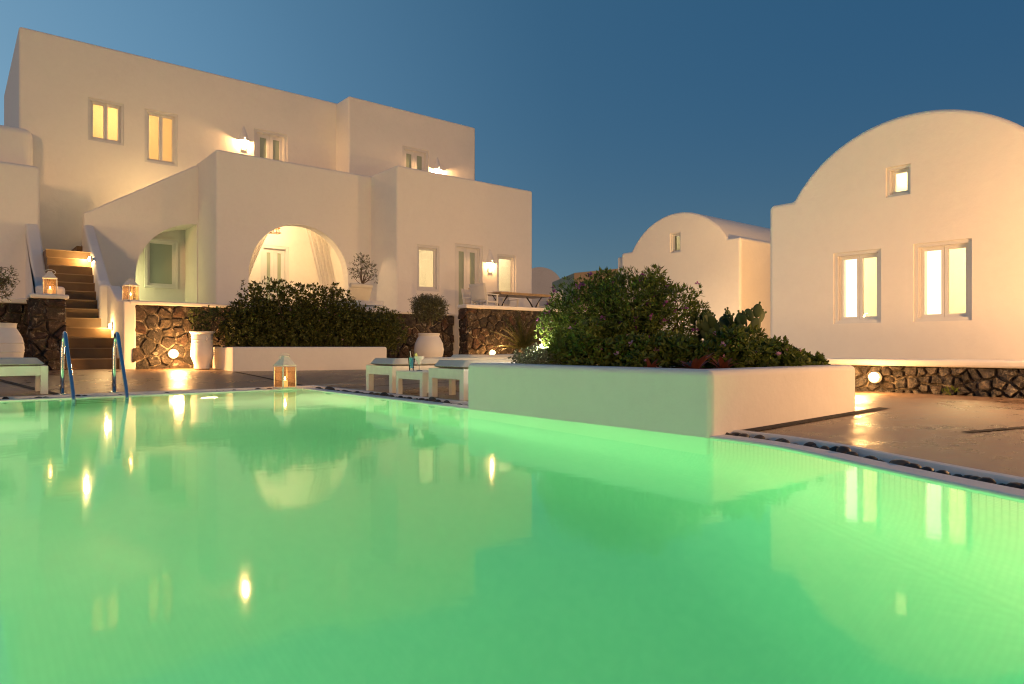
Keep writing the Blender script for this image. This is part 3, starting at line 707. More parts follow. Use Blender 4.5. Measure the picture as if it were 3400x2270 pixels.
# candle lanterns
def lantern(label, loc, rz, h=.44, w=.20, e=2.2):
    t = thing('lantern', label, 'lantern', loc, rz, 'white metal candle lanterns')
    H0, hb = h*.60, .02; hw = w/2
    bevbox('base', -hw-.008, hw+.008, -hw-.008, hw+.008, 0, hb, 'white_metal', t, .004, 2)
    for sx_ in (-1,1):
        for sy_ in (-1,1): MB().box(sx_*hw-(.014 if sx_>0 else 0), sx_*hw+(.014 if sx_<0 else 0), sy_*hw-(.014 if sy_>0 else 0), sy_*hw+(.014 if sy_<0 else 0), hb, H0).build('post', 'white_metal', t)
    b = MB(); ring(b, -hw-.006, hw+.006, -hw-.006, hw+.006, .02, 0, .016); o = b.build('eave', 'white_metal', t, loc=(0,0,H0+.016)); o.rotation_euler.x = R(90)
    b = MB(); q = hw+.004; q2 = .028
    b.add([(-q,-q,0),(q,-q,0),(q,q,0),(-q,q,0),(-q2,-q2,h*.27),(q2,-q2,h*.27),(q2,q2,h*.27),(-q2,q2,h*.27)], [(0,1,5,4),(1,2,6,5),(2,3,7,6),(3,0,4,7),(4,5,6,7)])
    b.build('roof', 'white_metal', t, loc=(0,0,H0+.016))
    bevbox('top_cap', -.034, .034, -.034, .034, h*.88, h*.92, 'white_metal', t, .004, 2)
    a = [(.085*math.sin(R(x)), 0, h*.95+.012-.05*(1-math.cos(R(x)))*.9) for x in range(-150,151,15)]
    MB().tube(a, .006, 8).build('handle', 'white_metal', t, smooth=True)
    for k in range(4):
        g_ = MB().box(-hw+.014, hw-.014, -hw+.005, -hw+.008, hb, H0).build('pane', 'lantern_glass', t); g_.rotation_euler.z = R(90*k)
    cd = MB().lathe([(.036,0),(.038,.004),(.038,h*.17),(.03,h*.18)], 18).build('candle', 'wax', t, smooth=True, ang=40, loc=(0,0,hb))
    MB().lathe([(.002,0),(.012,.012),(.013,.02),(.006,.042),(.0,.055)], 10).build('flame', 'flame', t, smooth=True, loc=(0,0,hb+h*.18+.004))
    light('lamp_light', t, (0,0,hb+h*.18+.075), e, (1,.55,.2), .02)
lantern('white lantern with lit candle on the edge of the pool', (3.64,9.43,.018), R(14), .50, .22, 1.6)
lantern('white lantern with lit candle on the stone pier left of the stairs', (1.44,15.2,1.56), R(-8), .48, .22, 2.2)
lantern('white lantern with lit candle on the terrace wall right of the stairs', (2.74,15.06,1.50), R(25), .46, .21, 2.2)
# underwater lamps
def pool_lamp(label, loc, d, e):
    t = thing('pool_lamp', label, 'pool lamp', loc, 0, 'round underwater pool lamps')
    q = Vector(d).to_track_quat('Z', 'Y').to_euler()
    for nme, prf, m_ in (('rim', [(.14,0),(.14,.02),(.11,.025)], 'chrome'), ('lens', [(.108,.0),(.108,.024),(.06,.034),(0,.036)], 'underwater_glow')):
        MB().lathe(prf, 24).build(nme, m_, t, smooth=True, ang=40).rotation_euler = q
    light('lamp_light', t, tuple(x*.06 for x in d), e, (1,.80,.42), kind='AREA', rot=(d[0], d[1], -1.1), size=.2)
pool_lamp('underwater lamp glowing on the far pool wall beneath the deck edge', (2.6,9.345,-.75), (0,-1,0), 150)
pool_lamp('underwater lamp on the far pool wall left of the ladder', (-2.0,9.345,-.75), (0,-1,0), 1180)
pool_lamp('underwater lamp on the left pool wall', (PX0+.005,4.5,-.75), (1,0,0), 1600)
pool_lamp('underwater lamp on the near pool wall', (-3.6,PY0+.005,-.75), (0,1,0), 330)

# ------------------------------------------------------------------ pool ladder
t = thing('pool_ladder', 'chrome pool ladder with two curved handrails at the far pool edge', 'pool ladder')
for x in (1.04, 1.58):
    pts = [(x, 9.68, .03), (x, 9.68, .35), (x, 9.675, .58)]
    for a in range(0, 151, 15): pts.append((x+.01, 9.565+.11*math.cos(R(a)), .655+.11*math.sin(R(a))))
    pts += [(x+.03, 9.36, .42), (x+.05, 9.22, .10), (x+.06, 9.17, -.08), (x+.06, 9.16, -.9)]
    MB().tube(pts, .021, 14).build('handrail', 'chrome', t, smooth=True)
    MB().lathe([(.055,0),(.055,.008),(.03,.016)], 18, (x, 9.68, .032)).build('flange', 'chrome', t, smooth=True, ang=40)
for z in (-.12, -.36, -.60): bevbox('tread', 1.10, 1.64, 9.11, 9.19, z, z+.025, 'chrome', t, .006, 2)

# ------------------------------------------------------------------ sun loungers, side table, drinks  (local: foot end at x = 0, length along +x, width along y)
def make_lounger(label, loc, rz, back=0, bl=.74):
    t = thing('sun_lounger', label, 'sun lounger', loc, rz, 'white wooden sun loungers')
    L_, W_, Hf = 1.95, .68, .33
    for y in (0, W_-.035): MB().box(.0 if False else .075, L_, y, y+.035, Hf-.11, Hf).build('side_rail', 'white_wood', t)
    MB().box(.0, .04, .075, W_-.075, Hf-.11, Hf).build('end_rail', 'white_wood', t)
    MB().box(L_-.04, L_, .036, W_-.036, Hf-.11, Hf-.001).build('end_rail', 'white_wood', t)
    for x in (0, L_-.40):
        for y in (0, W_-.075): bevbox('leg', x, x+.075, y-.002, y+.077, 0 if x == 0 else .04, Hf+.002, 'white_wood', t, .005, 2)
    for k in range(9): MB().box(.07+.2*k, .17+.2*k, .036, W_-.036, Hf-.035, Hf-.012).build('slat', 'white_wood', t)
    for y in (.05, W_-.05):
        w_ = MB().lathe([(.045,-.012),(.055,-.010),(.055,.010),(.045,.012)], 18).build('wheel', 'rubber', t, smooth=True, ang=40, loc=(L_-.62, y, .055)); w_.rotation_euler.x = R(90)
    x0 = .03
    if not back:
        me_ = cushion_mesh(L_-.05, W_-.03, .085); c_ = link('mattress', me_, t, (x0, .015, Hf+.003))
    else:
        link('mattress', cushion_mesh(1.2, W_-.03, .085), t, (x0, .015, Hf+.003))
        o = link('back_cushion', cushion_mesh(bl, W_-.03, .085), t, (1.25, .015, Hf+.003)); o.rotation_euler.y = R(-back)
        o = MB().tube([(0,.02,0),(0,W_-.05,0)], .06, 14).build('head_roll', 'cushion', t, smooth=True, ang=50, loc=(1.25+(bl-.04)*math.cos(R(back)), .015, Hf+.05+bl*math.sin(R(back))))
    return t
def cushion_mesh(L_, W_, T_):
    bm = bmesh.new(); bmesh.ops.create_grid(bm, x_segments=24, y_segments=10, size=.5)
    b = MB(); nx, ny = 26, 12
    def z_at(i, j, top):
        u_, v_ = i/nx, j/ny; e = min(1, min(u_*L_, (1-u_)*L_)/.045, ) ; e2 = min(1, min(v_*W_, (1-v_)*W_)/.045)
        k = math.sqrt(max(0, 1-(1-e)**2))*math.sqrt(max(0, 1-(1-e2)**2))
        h_ = T_*(.25+.75*k)+.006*math.sin(u_*9+v_*2)*k
        seam = max(0, 1-abs((u_*4)%1-.5)*2*12)  # stitched cross seams
        return h_-.012*seam*k if top else T_*.25*(1-k)
    for top in (0, 1):
        for i in range(nx+1):
            for j in range(ny+1): b.v.append((i/nx*L_, j/ny*W_, z_at(i, j, top)))
    o = (nx+1)*(ny+1)
    for i in range(nx):
        for j in range(ny):
            a = i*(ny+1)+j; q = (a, a+ny+1, a+ny+2, a+1); b.f.append(tuple(reversed(q))); b.f.append(tuple(x+o for x in q))
    per = [(i, 0) for i in range(nx)]+[(nx, j) for j in range(ny)]+[(i, ny) for i in range(nx, 0, -1)]+[(0, j) for j in range(ny, 0, -1)]
    for k in range(len(per)):
        a = per[k][0]*(ny+1)+per[k][1]; c_ = per[(k+1)%len(per)]; c_ = c_[0]*(ny+1)+c_[1]; b.f.append((a, c_, c_+o, a+o))
    bm.free(); return b.mesh('cushion', 'cushion', True, 60)
make_lounger('white sun lounger beside the big planter, nearest the drinks', (4.17, 5.86, .032), 0)
make_lounger('white sun lounger just behind the little table with drinks', (4.17, 7.36, .032), 0)
make_lounger('white sun lounger farthest back, half hidden by the big planter', (6.3, 8.75, .05), R(-4))
make_lounger('white sun lounger at the left edge of the picture', (.90, 10.36, .045), R(180))
make_lounger('white lounger with raised back on the terrace above the hedge', (7.72, 17.3, FLOOR), R(-88), 62, .40)
make_lounger('white lounger with raised back on the terrace far left', (.0, 18.2, FLOOR), R(-90), 60, .45)
t = thing('side_table', 'small low white table carrying two drinks', 'side table', (4.14, 6.62, .032))
bevbox('table_top', 0, .46, 0, .60, .255, .28, 'white_wood', t, .005, 2)
for y in (.0, .57): MB().box(.02, .44, y+.003, y+.027, .19, .255).build('apron', 'white_wood', t)
for x in (.003, .43): MB().box(x, x+.024, .03, .57, .19, .2545).build('apron', 'white_wood', t)
for x in (0, .40):
    for y in (0, .54): bevbox('leg', x, x+.06, y, y+.06, 0, .2548, 'white_wood', t, .004, 2)
t = thing('cocktail', 'tall glass of blue cocktail with a straw on the white table', 'drink', (4.30, 7.12, .314)); t.scale = (1.15,1.15,1.15)
MB().lathe([(.026,0),(.026,.02),(.032,.08),(.038,.145),(.036,.145),(.029,.08),(.022,.022),(.0,.022)], 24).build('glass', 'tumbler', t, smooth=True, ang=50)
MB().lathe([(.0,.023),(.021,.023),(.028,.08),(.0345,.135),(.0,.135)], 24).build('drink', 'blue_drink', t, smooth=True, ang=50)
MB().tube([(.01,0,.03),(-.012,.01,.205)], .004, 8).build('straw', 'straw', t, smooth=True)
t = thing('margarita', 'stemmed glass of pale margarita with a lime slice', 'drink', (4.31, 6.96, .314)); t.scale = (1.15,1.15,1.15)
MB().lathe([(.034,0),(.03,.004),(.005,.01),(.005,.055),(.012,.064)], 24).build('glass', 'tumbler', t, smooth=True, ang=60)
MB().lathe([(.0,.062),(.014,.066),(.021,.09),(.028,.107),(.049,.126),(.052,.15),(.049,.15),(.046,.140),(.0,.140)], 24).build('drink', 'pale_drink', t, smooth=True, ang=60)
o = MB().lathe([(.0,-.003),(.03,-.003),(.03,.003),(.0,.003)], 20).build('lime_slice', 'lime', t, loc=(-.01, .045, .155)); o.rotation_euler = (R(80), 0, R(35))

# ------------------------------------------------------------------ terrace furniture
t = thing('terrace_table', 'long wooden terrace table on curled iron legs', 'table', (12.95, 15.45, FLOOR))
for k in range(5): MB().box(-1.0, 1.0, -.44+.178*k, -.44+.178*k+.17, .70, .735).build('plank', 'table_wood', t)
MB().box(-.96,.96,-.42,.42,.665,.699).build('apron', 'table_wood', t)
for x in (-.65, .65):
    for s_ in (-1, 1):
        pts = [(x+s_*.02*0, s_*(.34-.28*math.sin(R(a))*1.0), .665-.42*(a/90)) for a in range(0, 91, 10)]+[(x, s_*.06, .18), (x, s_*.30, .012)]
        MB().tube(pts, .013, 8).build('leg', 'iron', t, smooth=True)
        pts = [(x+s_*(.30-.28*math.sin(R(a))), 0, .665-.42*(a/90)) for a in range(0, 91, 10)]+[(x+s_*.02, 0, .10)]
        MB().tube(pts, .011, 8).build('brace', 'iron', t, smooth=True)
def director_chair(label, loc, rz):
    t = thing('director_chair', label, 'chair', loc, rz, 'white canvas chairs round the terrace table')   # faces +x
    for y in (-.27, .27):
        for x in (-.22, .22): MB().box(x-.02, x+.02, y-.02, y+.02, 0, .62 if x > 0 else .60).build('leg', 'white_wood', t)
        MB().box(-.28, .27, y-.032, y+.032, .62, .645).build('armrest', 'white_wood', t)
        MB().bar((-.22, y, .60), (-.31, y, .92), .03, .03).build('back_post', 'white_wood', t)
        MB().box(-.2, .2, y-.012, y+.012, .10, .14).build('stretcher', 'white_wood', t)
        MB().box(-.2, .2, y-.015, y+.015, .40, .44).build('seat_rail', 'white_wood', t)
    for nme, f0 in (('back_canvas', lambda q, r_: (-.235-.085*r_-.05*math.sin(q*math.pi), -.285+.57*q, .46+.45*r_)), ('seat_canvas', lambda q, r_: (-.22+.44*r_, -.27+.54*q, .44-.04*math.sin(q*math.pi)))):
        b = MB()
        for i in range(9):
            for j in range(7): b.v.append(f0(i/8, j/6))
        for i in range(8):
            for j in range(6): b.f.append((i*7+j, (i+1)*7+j, (i+1)*7+j+1, i*7+j+1))
        o = b.build(nme, 'canvas', t, smooth=True); md = o.modifiers.new('s', 'SOLIDIFY'); md.thickness = .008
director_chair('white canvas chair at the left end of the terrace table', (11.5, 15.15, FLOOR), R(12))
director_chair('white canvas chair behind the left end of the terrace table', (12.15, 16.45, FLOOR), R(-82))
director_chair('white canvas chair behind the middle of the terrace table', (13.25, 16.35, FLOOR), R(-95))
director_chair('white canvas chair at the right end of the terrace table', (14.35, 15.6, FLOOR), R(172))

# ------------------------------------------------------------------ foliage
def rnd_dir(rn):
    while 1:
        v = Vector((rn.uniform(-1,1), rn.uniform(-1,1), rn.uniform(-1,1)))
        if .05 < v.length < 1: return v.normalized()
def leaf(b, p, d, up, L_, W_):
    d = d.normalized(); s_ = d.cross(up)
    if s_.length < 1e-3: s_ = d.cross(Vector((1,.3,.2)))
    s_.normalize(); n_ = s_.cross(d); q = p+d*L_
    b.add([p, p+d*L_*.5+s_*W_*.5+n_*W_*.12, q, p+d*L_*.5-s_*W_*.5+n_*W_*.12], [(0,1,2),(0,2,3)])
def blob_points(rn, lobes, n_, shell=.55):
    """points in a union of ellipsoid lobes, thicker towards the surface; lobe = centre, radii"""
    ws = [r_[0]*r_[1]+r_[1]*r_[2]+r_[0]*r_[2] for c_, r_ in lobes]; tot = sum(ws)
    for (c_, r_), w_ in zip(lobes, ws):
        for _ in range(int(n_*w_/tot)):
            d = rnd_dir(rn); k = shell+(1-shell)*rn.random()**.6; k *= 1+.16*math.sin(d.x*7+c_[0]*9)*math.sin(d.y*6+c_[1]*5+d.z*5)
            yield Vector((c_[0]+d.x*r_[0]*k, c_[1]+d.y*r_[1]*k, c_[2]+d.z*r_[2]*k)), d, k
def shrub(name, label, cat, loc, lobes, n_, m, L_=.05, W_=.02, rosette=5, up_bias=.5, seed=1, zmin=None, flowers=0, fm=None, fsize=.03, fl_front=None, stems=6, group=None, fshell=(.95,1.1)):
    rn = random.Random(seed); t = thing(name, label, cat, loc, 0, group); b = MB()
    for p, d, k in blob_points(rn, lobes, n_):
        if zmin is not None and p.z < zmin: continue
        ax = (d+Vector((0,0,up_bias))+rnd_dir(rn)*.6).normalized()
        for q in range(rosette):
            dd = (ax*.7+rnd_dir(rn)).normalized(); sc = rn.uniform(.6, 1.2)
            leaf(b, p+dd*L_*.1, dd, ax, L_*sc, W_*sc)
    o = b.build('crown', m, t)
    sb = []
    for _ in range(stems):
        c_, r_ = rn.choice(lobes); tip = Vector(c_)+rnd_dir(rn)*min(r_)*.7; base = Vector((c_[0]*.6+rn.uniform(-.05,.05), c_[1]*.6+rn.uniform(-.05,.05), -.05 if zmin is None else min(-.02, zmin)))
        mid = (tip+base)/2+rnd_dir(rn)*.04
        MB().tube([base, mid, tip], [.014,.010,.005], 6).build('stem', 'twig', t, smooth=True)
    if flowers:
        fms = []
        for q in range(3):
            fb = MB()
            for _ in range(9):
                d = rnd_dir(rn); d.z = abs(d.z); leaf(fb, d*.15, (d+rnd_dir(rn)*.5), Vector((0,0,1)), rn.uniform(.7,1.0), .62)
            fms.append(fb.mesh('flower', fm))
        pts = [x for x in blob_points(rn, lobes, flowers*6, 1.0)]; rn.shuffle(pts); cnt = 0
        for p, d, k in pts:
            if zmin is not None and p.z < zmin+.03: continue
            if fl_front is not None and d.dot(fl_front) < -.1: continue
            o = link('flower', rn.choice(fms), t, p*1.0+d*rn.uniform(0,.03)); s_ = fsize*rn.uniform(.7,1.25); o.scale = (s_,s_,s_)
            o.rotation_euler = (rn.uniform(-.8,.8), rn.uniform(-.8,.8), rn.random()*6); cnt += 1
            if cnt >= flowers: break
    return t
TO_CAM = Vector((-.65,-.7,.3))
# the big poolside planter
pl = thing('planter', 'large white plastered planter at the pool edge, full of flowering plants', 'planter')
PZ = .445
solid('wall', rect(3.85,5.97,2.62,5.36), -1.6, PZ, 'z', 'plaster', pl, .045, 6, [cutbox(4.05,5.77,2.82,5.16,PZ-.10,1)])
MB().box(4.0,5.8,2.8,5.2,PZ-.2,PZ-.06).build('soil', 'soil', pl)
shrub('flowering_shrub', 'tall shrub with purple flowers in the middle of the big planter', 'shrub', (5.0,4.35,PZ-.05),
    [((-.15,.35,.52),(.38,.36,.36)), ((-.05,-.1,.58),(.42,.40,.33)), ((.25,-.3,.50),(.36,.34,.32)), ((.05,.2,.25),(.42,.40,.25)), ((-.25,.62,.40),(.25,.25,.28)), ((.3,.1,.62),(.30,.30,.28)), ((-.2,.1,.80),(.12,.12,.14)), ((.18,-.2,.83),(.11,.11,.15)), ((.0,.5,.74),(.12,.12,.12))],
    4600, 'leaf_shrub', .055, .014, 6, .7, 3, .02, 75, 'petal_purple', .035, TO_CAM, 14)
def pelarg(label, loc, lobes, n_, seed, fl, m='leaf_pelargonium', L_=.055, W_=.026, ros=6, fs=.028, fm='petal_pink'):
    rq = random.Random(seed*3); small = []
    for c_, r_ in lobes:
        for _ in range(6):
            d = rnd_dir(rq); d.z = abs(d.z)*1.15; k = rq.uniform(.65, 1.1); q = rq.uniform(.22, .45)
            small.append(((c_[0]+d.x*r_[0]*k, c_[1]+d.y*r_[1]*k, c_[2]+d.z*r_[2]*k-.02), (r_[0]*q, r_[1]*q, r_[2]*q)))
    lobes = [(c_, (r_[0]*.85, r_[1]*.85, r_[2]*.8)) for c_, r_ in lobes]+small
    return shrub('pelargonium', label, 'shrub', loc, lobes, n_, m, L_, W_, ros, .5, seed, -.12, fl, fm, fs, TO_CAM, 8)
pelarg('pink-flowered pelargonium at the corner of the big planter', (4.70,3.30,PZ), [((-.1,.15,.08),(.28,.32,.18)), ((.2,-.1,.08),(.32,.26,.19)), ((-.25,.55,.06),(.24,.30,.16))], 1300, 11, 26)
pelarg('pink-flowered pelargonium trailing along the right end of the big planter', (5.35,3.02,PZ), [((-.2,.0,.05),(.32,.24,.17)), ((.22,.0,.0),(.28,.24,.12)), ((.05,.3,.07),(.34,.30,.18))], 1300, 12, 34)
pelarg('leafy green pelargonium spilling over the pool side of the big planter', (4.22,4.05,PZ), [((0,0,.06),(.19,.30,.19)), ((.12,.3,.10),(.22,.28,.20)), ((.1,-.35,.05),(.20,.28,.17))], 1200, 13, 12)
shrub('low_shrub', 'silvery low shrub glowing under the garden spotlight in the big planter', 'shrub', (4.42,4.95,PZ-.03), [((-.1,-.05,.05),(.24,.20,.13)), ((.2,.1,.05),(.26,.2,.14)), ((-.2,-.3,.03),(.18,.2,.11)), ((.5,.05,.06),(.22,.2,.13))], 1500, 'leaf_silver', .032, .016, 6, .6, 21, -.05, 0, stems=5)
# prickly pear: every pad a part
def cactus(label, loc, seed):
    rn = random.Random(seed); t = thing('prickly_pear', label, 'cactus', loc)
    b = MB(); nn, kk = 16, 5
    for side in (1, -1):
        for i in range(kk+1):
            rr = i/kk
            for j in range(nn):
                a = 2*math.pi*j/nn; w = .5*(1-.22*math.cos(a+math.pi)*.0); zz = .5+.5*math.cos(a)*rr; b.v.append((.36*math.sin(a)*rr*(.82+.18*zz), side*.075*math.sqrt(max(0,1-rr*rr)), zz))
    o_ = (kk+1)*nn
    for side in (0, 1):
        for i in range(kk):
            for j in range(nn):
                q = [side*o_+i*nn+j, side*o_+i*nn+(j+1)%nn, side*o_+(i+1)*nn+(j+1)%nn, side*o_+(i+1)*nn+j]; b.f.append(tuple(q if side else q[::-1]))
    pm = b.mesh('pad', 'cactus_skin', True)
    fb = MB().lathe([(.3,0),(.5,.4),(.55,.9),(.3,1.1)], 8); fm_ = fb.mesh('fruit', 'cactus_skin', True)
    def grow(p, tilt, yaw, s_, lev):
        o = link('pad', pm, t, p); o.scale = (s_, s_, s_); o.rotation_euler = (tilt[0], tilt[1], yaw)
        m_ = o.rotation_euler.to_matrix(); top = Vector(p)
        if lev > 0:
            for _ in range(2 if rn.random() < .75 else 1):
                a = R(rn.uniform(-65,65)); loc_ = m_ @ Vector((.30*math.sin(a)*s_, 0, (.5+.47*math.cos(a))*s_))
                grow(top+loc_, (tilt[0]+rn.uniform(-.3,.3), tilt[1]+a*.5, ), yaw+rn.uniform(-.9,.9), s_*rn.uniform(.8,.98), lev-1)
        else:
            for _ in range(rn.randint(1,4)):
                a = R(rn.uniform(-60,60)); loc_ = m_ @ Vector((.33*math.sin(a)*s_, 0, (.5+.49*math.cos(a))*s_))
                f_ = link('fruit', fm_, t, top+loc_); f_.scale = (.018,.018,.022); f_.rotation_euler = (tilt[0], tilt[1]+a, yaw)
    for x, y, yaw in ((0,0,.3), (.13,-.1,-.4), (-.1,.12,.8), (.24,-.22,-.1), (.1,.06,1.2), (-.22,.2,.1), (.3,-.05,.9), (-.05,-.15,-.6)): grow((x, y, -.04), (rn.uniform(-.15,.15), rn.uniform(-.2,.2)), yaw-.7, .17, 3)
cactus('green prickly pear cactus rising behind the pelargoniums in the big planter', (5.46,3.70,PZ+.0), 5)
# bromeliads: every leaf a part
def rosette_plant(name, label, cat, loc, m, n_, L_, W_, seed, up=(.25,1.1), curve=.5):
    rn = random.Random(seed); t = thing(name, label, cat, loc, 0)
    for k in range(n_):
        a = k*2.4+rn.uniform(-.2,.2); el = rn.uniform(*up); LL = L_*rn.uniform(.75,1.1); b = MB(); K = 7
        for i in range(K+1):
            s_ = i/K; e2 = el-curve*s_; r_ = LL*s_*math.cos(el-curve*s_*.5); z = LL*s_*math.sin(el-curve*s_*.5); w = W_*.5*(1-s_**2.2)*(.7+.6*s_ if s_ < .5 else 1)
            c_, sn = math.cos(a), math.sin(a)
            for q in (-1, 0, 1): b.v.append((c_*r_-sn*w*q, sn*r_+c_*w*q, z+(.25*w if q else 0)))
        for i in range(K):
            for q in (0, 1): b.f.append((i*3+q, i*3+q+1, (i+1)*3+q+1, (i+1)*3+q))
        b.build('leaf', m, t, smooth=True)
    return t
rosette_plant('bromeliad', 'red-leaved bromeliad at the front corner of the big planter', 'bromeliad', (4.20,3.00,PZ-.03), 'bromeliad_leaf', 17, .22, .065, 4)
rosette_plant('bromeliad', 'smaller red-leaved bromeliad right of the corner one', 'bromeliad', (4.44,2.92,PZ-.03), 'bromeliad_leaf', 14, .17, .05, 5)
rosette_plant('bromeliad', 'small red-leaved bromeliad on the pool side of the planter corner', 'bromeliad', (4.14,3.36,PZ-.04), 'bromeliad_leaf', 13, .16, .04, 6)
t = thing('garden_spotlight', 'tiny bright garden spotlight among the planter leaves', 'spotlight', (4.88,4.93,PZ-.03))
MB().tube([(0,0,-.05),(0,0,.20)], .008, 6).build('spike', 'iron', t)
o = MB().lathe([(.02,-.05),(.03,-.04),(.032,.03),(.028,.03)], 14, (0,0,0)).build('housing', 'iron', t, smooth=True, ang=40, loc=(0,0,.23)); o.rotation_euler = (R(70), 0, R(-20))
o = MB().lathe([(.0,.031),(.024,.031),(.02,.036),(0,.038)], 12).build('lens', 'spot_glow', t, smooth=True, loc=(0,0,.23)); o.rotation_euler = (R(70), 0, R(-20))
light('lamp_light', t, (-.36,.12,.165), 30, (1,.92,.74), .03)
t = thing('garden_spotlight', 'small garden spotlight hidden behind the big planter, lighting the loungers', 'spotlight', (6.2,5.55,.06))
MB().tube([(0,0,-.05),(0,0,1.1)], .010, 6).build('spike', 'iron', t)
MB().lathe([(.02,-.05),(.03,-.04),(.032,.03),(.028,.03)], 14).build('housing', 'iron', t, smooth=True, ang=40, loc=(0,0,1.12))
MB().lathe([(.0,.031),(.024,.031),(.02,.036),(0,.038)], 12).build('lens', 'spot_glow', t, smooth=True, loc=(0,0,1.12))
light('lamp_light', t, (0,.05,1.10), 110, (1,.76,.46), .03)
t = thing('garden_spotlight', 'added unseen ground spotlight brightening the rear vaulted house', 'spotlight', (12.4,9.6,.2))  # added to lift the rear house front, hidden behind the planter
MB().tube([(0,0,-.05),(0,0,.15)], .008, 6).build('spike', 'iron', t)
o = MB().lathe([(.03,-.06),(.045,-.05),(.048,.03),(.042,.03)], 14).build('housing', 'iron', t, smooth=True, ang=40, loc=(0,0,.18)); o.rotation_euler = (R(25), R(35), 0)
o = MB().lathe([(.0,.031),(.036,.031),(.03,.036),(0,.038)], 12).build('lens', 'spot_glow', t, smooth=True, loc=(0,0,.18)); o.rotation_euler = (R(25), R(35), 0)
light('lamp_light', t, (.06,.03,.26), 190, (1,.66,.34), .04)
# long rear planter with hedge
hp = thing('planter', 'long low white planter under the dark hedge', 'planter')
solid('wall', [(4.17,13.42),(6.92,12.42),(7.5,14.75),(4.17,14.75)], 0, .60, 'z', 'plaster', hp, .04, 5)
MB().add([(4.35,13.62,.604),(6.80,12.70,.604),(7.25,14.6,.604),(4.35,14.6,.604)], [(0,1,2,3)]).build('soil', 'soil', hp)
hl = []
rn = random.Random(9)
for k in range(15):
    s_ = k/14; x = 4.45+3.0*s_; y = 13.95-.75*s_; top = 1.60+.12*math.sin(k*1.7) if k < 11 else 1.30
    if k == 0: top = 1.35
    hl.append(((x, y+rn.uniform(-.1,.1), .55+top*.28), (.36,.44,top*.36))); hl.append(((x+rn.uniform(-.1,.1), y+.1, .62+(top-.6)*.62), (.30,.38,(top-.55)*.52)))
hl = [((c_[0]-5.6, c_[1]-13.6, c_[2]-.6), r_) for c_, r_ in hl]
for k in range(9): hl.append(((-.95+.22*k, rn.uniform(-.2,.3), 1.15+rn.uniform(-.04,.09)), (.13,.16,.13)))
shrub('hedge', 'broad dark green hedge growing in the long low planter', 'hedge', (5.6,13.6,.60), hl, 7200, 'leaf_hedge', .072, .032, 6, .6, 17, -.14, 42, 'petal_pink', .024, Vector((-.3,-.9,.1)), 10)
# pots
def pot(label, loc, prof, name='flower_pot', parts=()):
    t = thing(name, label, 'flower pot', loc)
    MB().lathe(prof, 40).build('body', 'ceramic', t, smooth=True, ang=35)
    r_, z = prof[-1]
    MB().lathe([(r_-.04, z-.10),(r_-.04, z-.06)], 30).build('soil', 'soil', t)
    return t
tall = [(.14,0),(.15,.01),(.15,.08),(.17,.16),(.205,.24),(.212,.30),(.20,.42),(.195,.58),(.20,.68),(.235,.715),(.237,.74),(.205,.742),(.19,.70)]
tp = pot('tall flared white pot left of the long planter', (3.86,14.32,.165), tall)
for z in (.42,.50,.57): MB().lathe([(.198,-.006),(.205,0),(.198,.006)], 40, (0,0,z)).build('rib', 'ceramic', tp, smooth=True)
b = MB().tube([(.03*math.sin(R(a)),-.20-.045*math.sin(R(a)), .60+.05*math.cos(R(a))) for a in range(0,181,20)], .010, 8); b.build('handle', 'ceramic', tp, smooth=True)
shrub('potted_shrub', 'airy light green shrub in the tall flared pot', 'shrub', (3.86,14.32,.88), [((0,0,.14),(.16,.16,.16)), ((-.1,.05,.34),(.16,.15,.13)), ((.14,-.02,.36),(.17,.15,.14)), ((.3,.02,.44),(.10,.10,.07)), ((0,0,.02),(.14,.14,.1))], 210, 'leaf_pot', .058, .026, 6, .8, 31, -.04, 0, stems=14)
rd = [(.20,0),(.235,.01),(.30,.12),(.345,.27),(.352,.36),(.33,.50),(.275,.62),(.245,.665),(.25,.70),(.262,.715),(.262,.74),(.235,.742),(.22,.70)]
pot('round-bellied white pot before the stone wall', (8.78,13.75,.18), rd)
lp = pot('big ribbed white pot at the left edge', (.62,13.7,.16), [(.20,0),(.24,.02),(.31,.22),(.335,.42),(.31,.58),(.25,.70),(.225,.74),(.23,.80),(.245,.82),(.22,.822),(.2,.78)])
for z, r_ in ((.22,.312),(.36,.334),(.50,.328)): MB().lathe([(r_-.004,-.008),(r_+.006,0),(r_-.004,.008)], 40, (0,0,z)).build('rib', 'ceramic', lp, smooth=True)
pot('low white pot of the little olive tree on the terrace', (8.62,16.8,FLOOR), [(.15,0),(.19,.02),(.235,.16),(.24,.26),(.20,.38),(.18,.42),(.19,.46),(.165,.462),(.15,.42)])
def olive(name, label, loc, trunk, lobes, n_, seed, L_=.05, W_=.011, ros=5, twist=False, tr=.03):
    rn = random.Random(seed); t = thing(name, label, 'tree', loc)
    rad = [tr*(1-.55*i/(len(trunk)-1)) for i in range(len(trunk))]
    tk = MB().tube(trunk, rad, 10).build('trunk', 'bark', t, smooth=True)
    top = Vector(trunk[-1]); b = MB(); tips = []
    for c_, r_ in lobes:
        for _ in range(4):
            tip = Vector(c_)+rnd_dir(rn)*min(r_)*.75; mid = top+(tip-top)*.5+rnd_dir(rn)*.05
            MB().tube([top, mid, tip], [tr*.42, tr*.25, .004], 6).build('branch', 'bark', t, smooth=True); tips.append((mid, tip))
    for p, d, k in blob_points(rn, lobes, n_, .35):
        ax = (d+Vector((0,0,.4))+rnd_dir(rn)*.7).normalized()
        for q in range(ros):
            dd = (ax*.8+rnd_dir(rn)).normalized(); s_ = rn.uniform(.7,1.2); leaf(b, p+ax*.012*q, dd, ax, L_*s_, W_*s_)
    b.build('crown', 'leaf_olive', t); return t
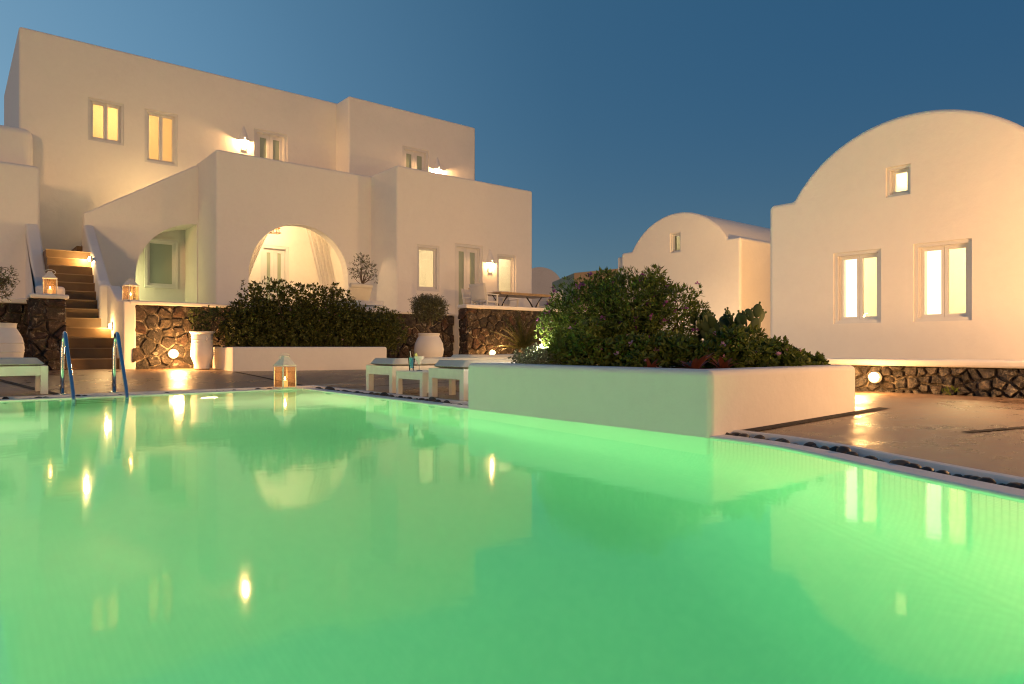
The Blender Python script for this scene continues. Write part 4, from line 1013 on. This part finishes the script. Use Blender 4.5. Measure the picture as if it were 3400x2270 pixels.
olive('olive_tree', 'small dense round olive tree with twisted trunk in the round-bellied pot', (8.78,13.75,.84), [(0,0,0),(.04,.0,.10),(-.03,.02,.20),(.04,-.01,.30),(.0,0,.42)],
    [((0,0,.62),(.42,.40,.28)), ((-.18,0,.72),(.26,.26,.24)), ((.2,.05,.70),(.27,.26,.24)), ((0,-.05,.80),(.30,.3,.17))], 1500, 41, .06, .012, 7, tr=.045)
olive('olive_tree', 'slim open-crowned olive tree on the terrace beside the arch', (8.62,16.8,FLOOR+.38), [(0,0,0),(.01,.0,.25),(-.01,.02,.48)],
    [((-.05,0,.98),(.26,.24,.22)), ((.22,.05,.88),(.20,.2,.18)), ((-.22,0,.78),(.16,.16,.15)), ((.0,0,1.18),(.16,.16,.14)), ((.36,.0,.70),(.10,.1,.1))], 170, 42, .06, .016, 6, tr=.028)
olive('olive_tree', 'olive foliage reaching into the left edge above the ribbed pot', (.55,13.7,.9), [(0,0,0),(.02,.0,.25),(-.04,.02,.45)],
    [((.0,0,.62),(.24,.24,.20)), ((.10,-.05,.82),(.18,.2,.14)), ((-.2,0,.75),(.24,.2,.24))], 230, 43, .075, .013, 7, tr=.03)
# cycad: every frond a part
cy_t = thing('cycad', 'dark cycad with arching fronds before the stone wall', 'cycad', (11.55,13.55,.2))
MB().lathe([(.12,0),(.14,.1),(.13,.28),(.06,.36)], 16).build('trunk', 'bark', cy_t, smooth=True)
rn = random.Random(77)
for k in range(40):
    a = k*2.39996+rn.uniform(-.15,.15); el = R(rn.uniform(12,80)); LL = rn.uniform(.85,1.15); b = MB(); K = 12; prev = None
    cv = R(38)*math.cos(el)*1.1
    path = []; p = Vector((0,0,.32)); e = el
    for i in range(K+1):
        path.append(p.copy()); p += Vector((math.cos(a)*math.cos(e), math.sin(a)*math.cos(e), math.sin(e)))*LL/K; e -= cv/K
    b.tube(path, [.010*(1-.8*i/K) for i in range(K+1)], 5)
    side = Vector((-math.sin(a), math.cos(a), 0))
    for i in range(2, K+1):
        d = (path[i]-path[i-1]).normalized()
        for h_ in (0, .5):
            q = path[i-1].lerp(path[i], h_)
            for s_ in (-1, 1): leaf(b, q, (d*.9+side*s_*.75+Vector((0,0,.18))), Vector((0,0,1)), .17*(1-.55*(i/K)**3), .017)
    b.build('frond', 'leaf_cycad', cy_t)
shrub('small_weed', 'tiny green weed at the foot of the knee-high wall', 'weed', (8.12,2.62,.09), [((0,0,.03),(.06,.06,.03))], 9, 'leaf_pelargonium', .06, .03, 3, .5, 51, None, 0, stems=1)
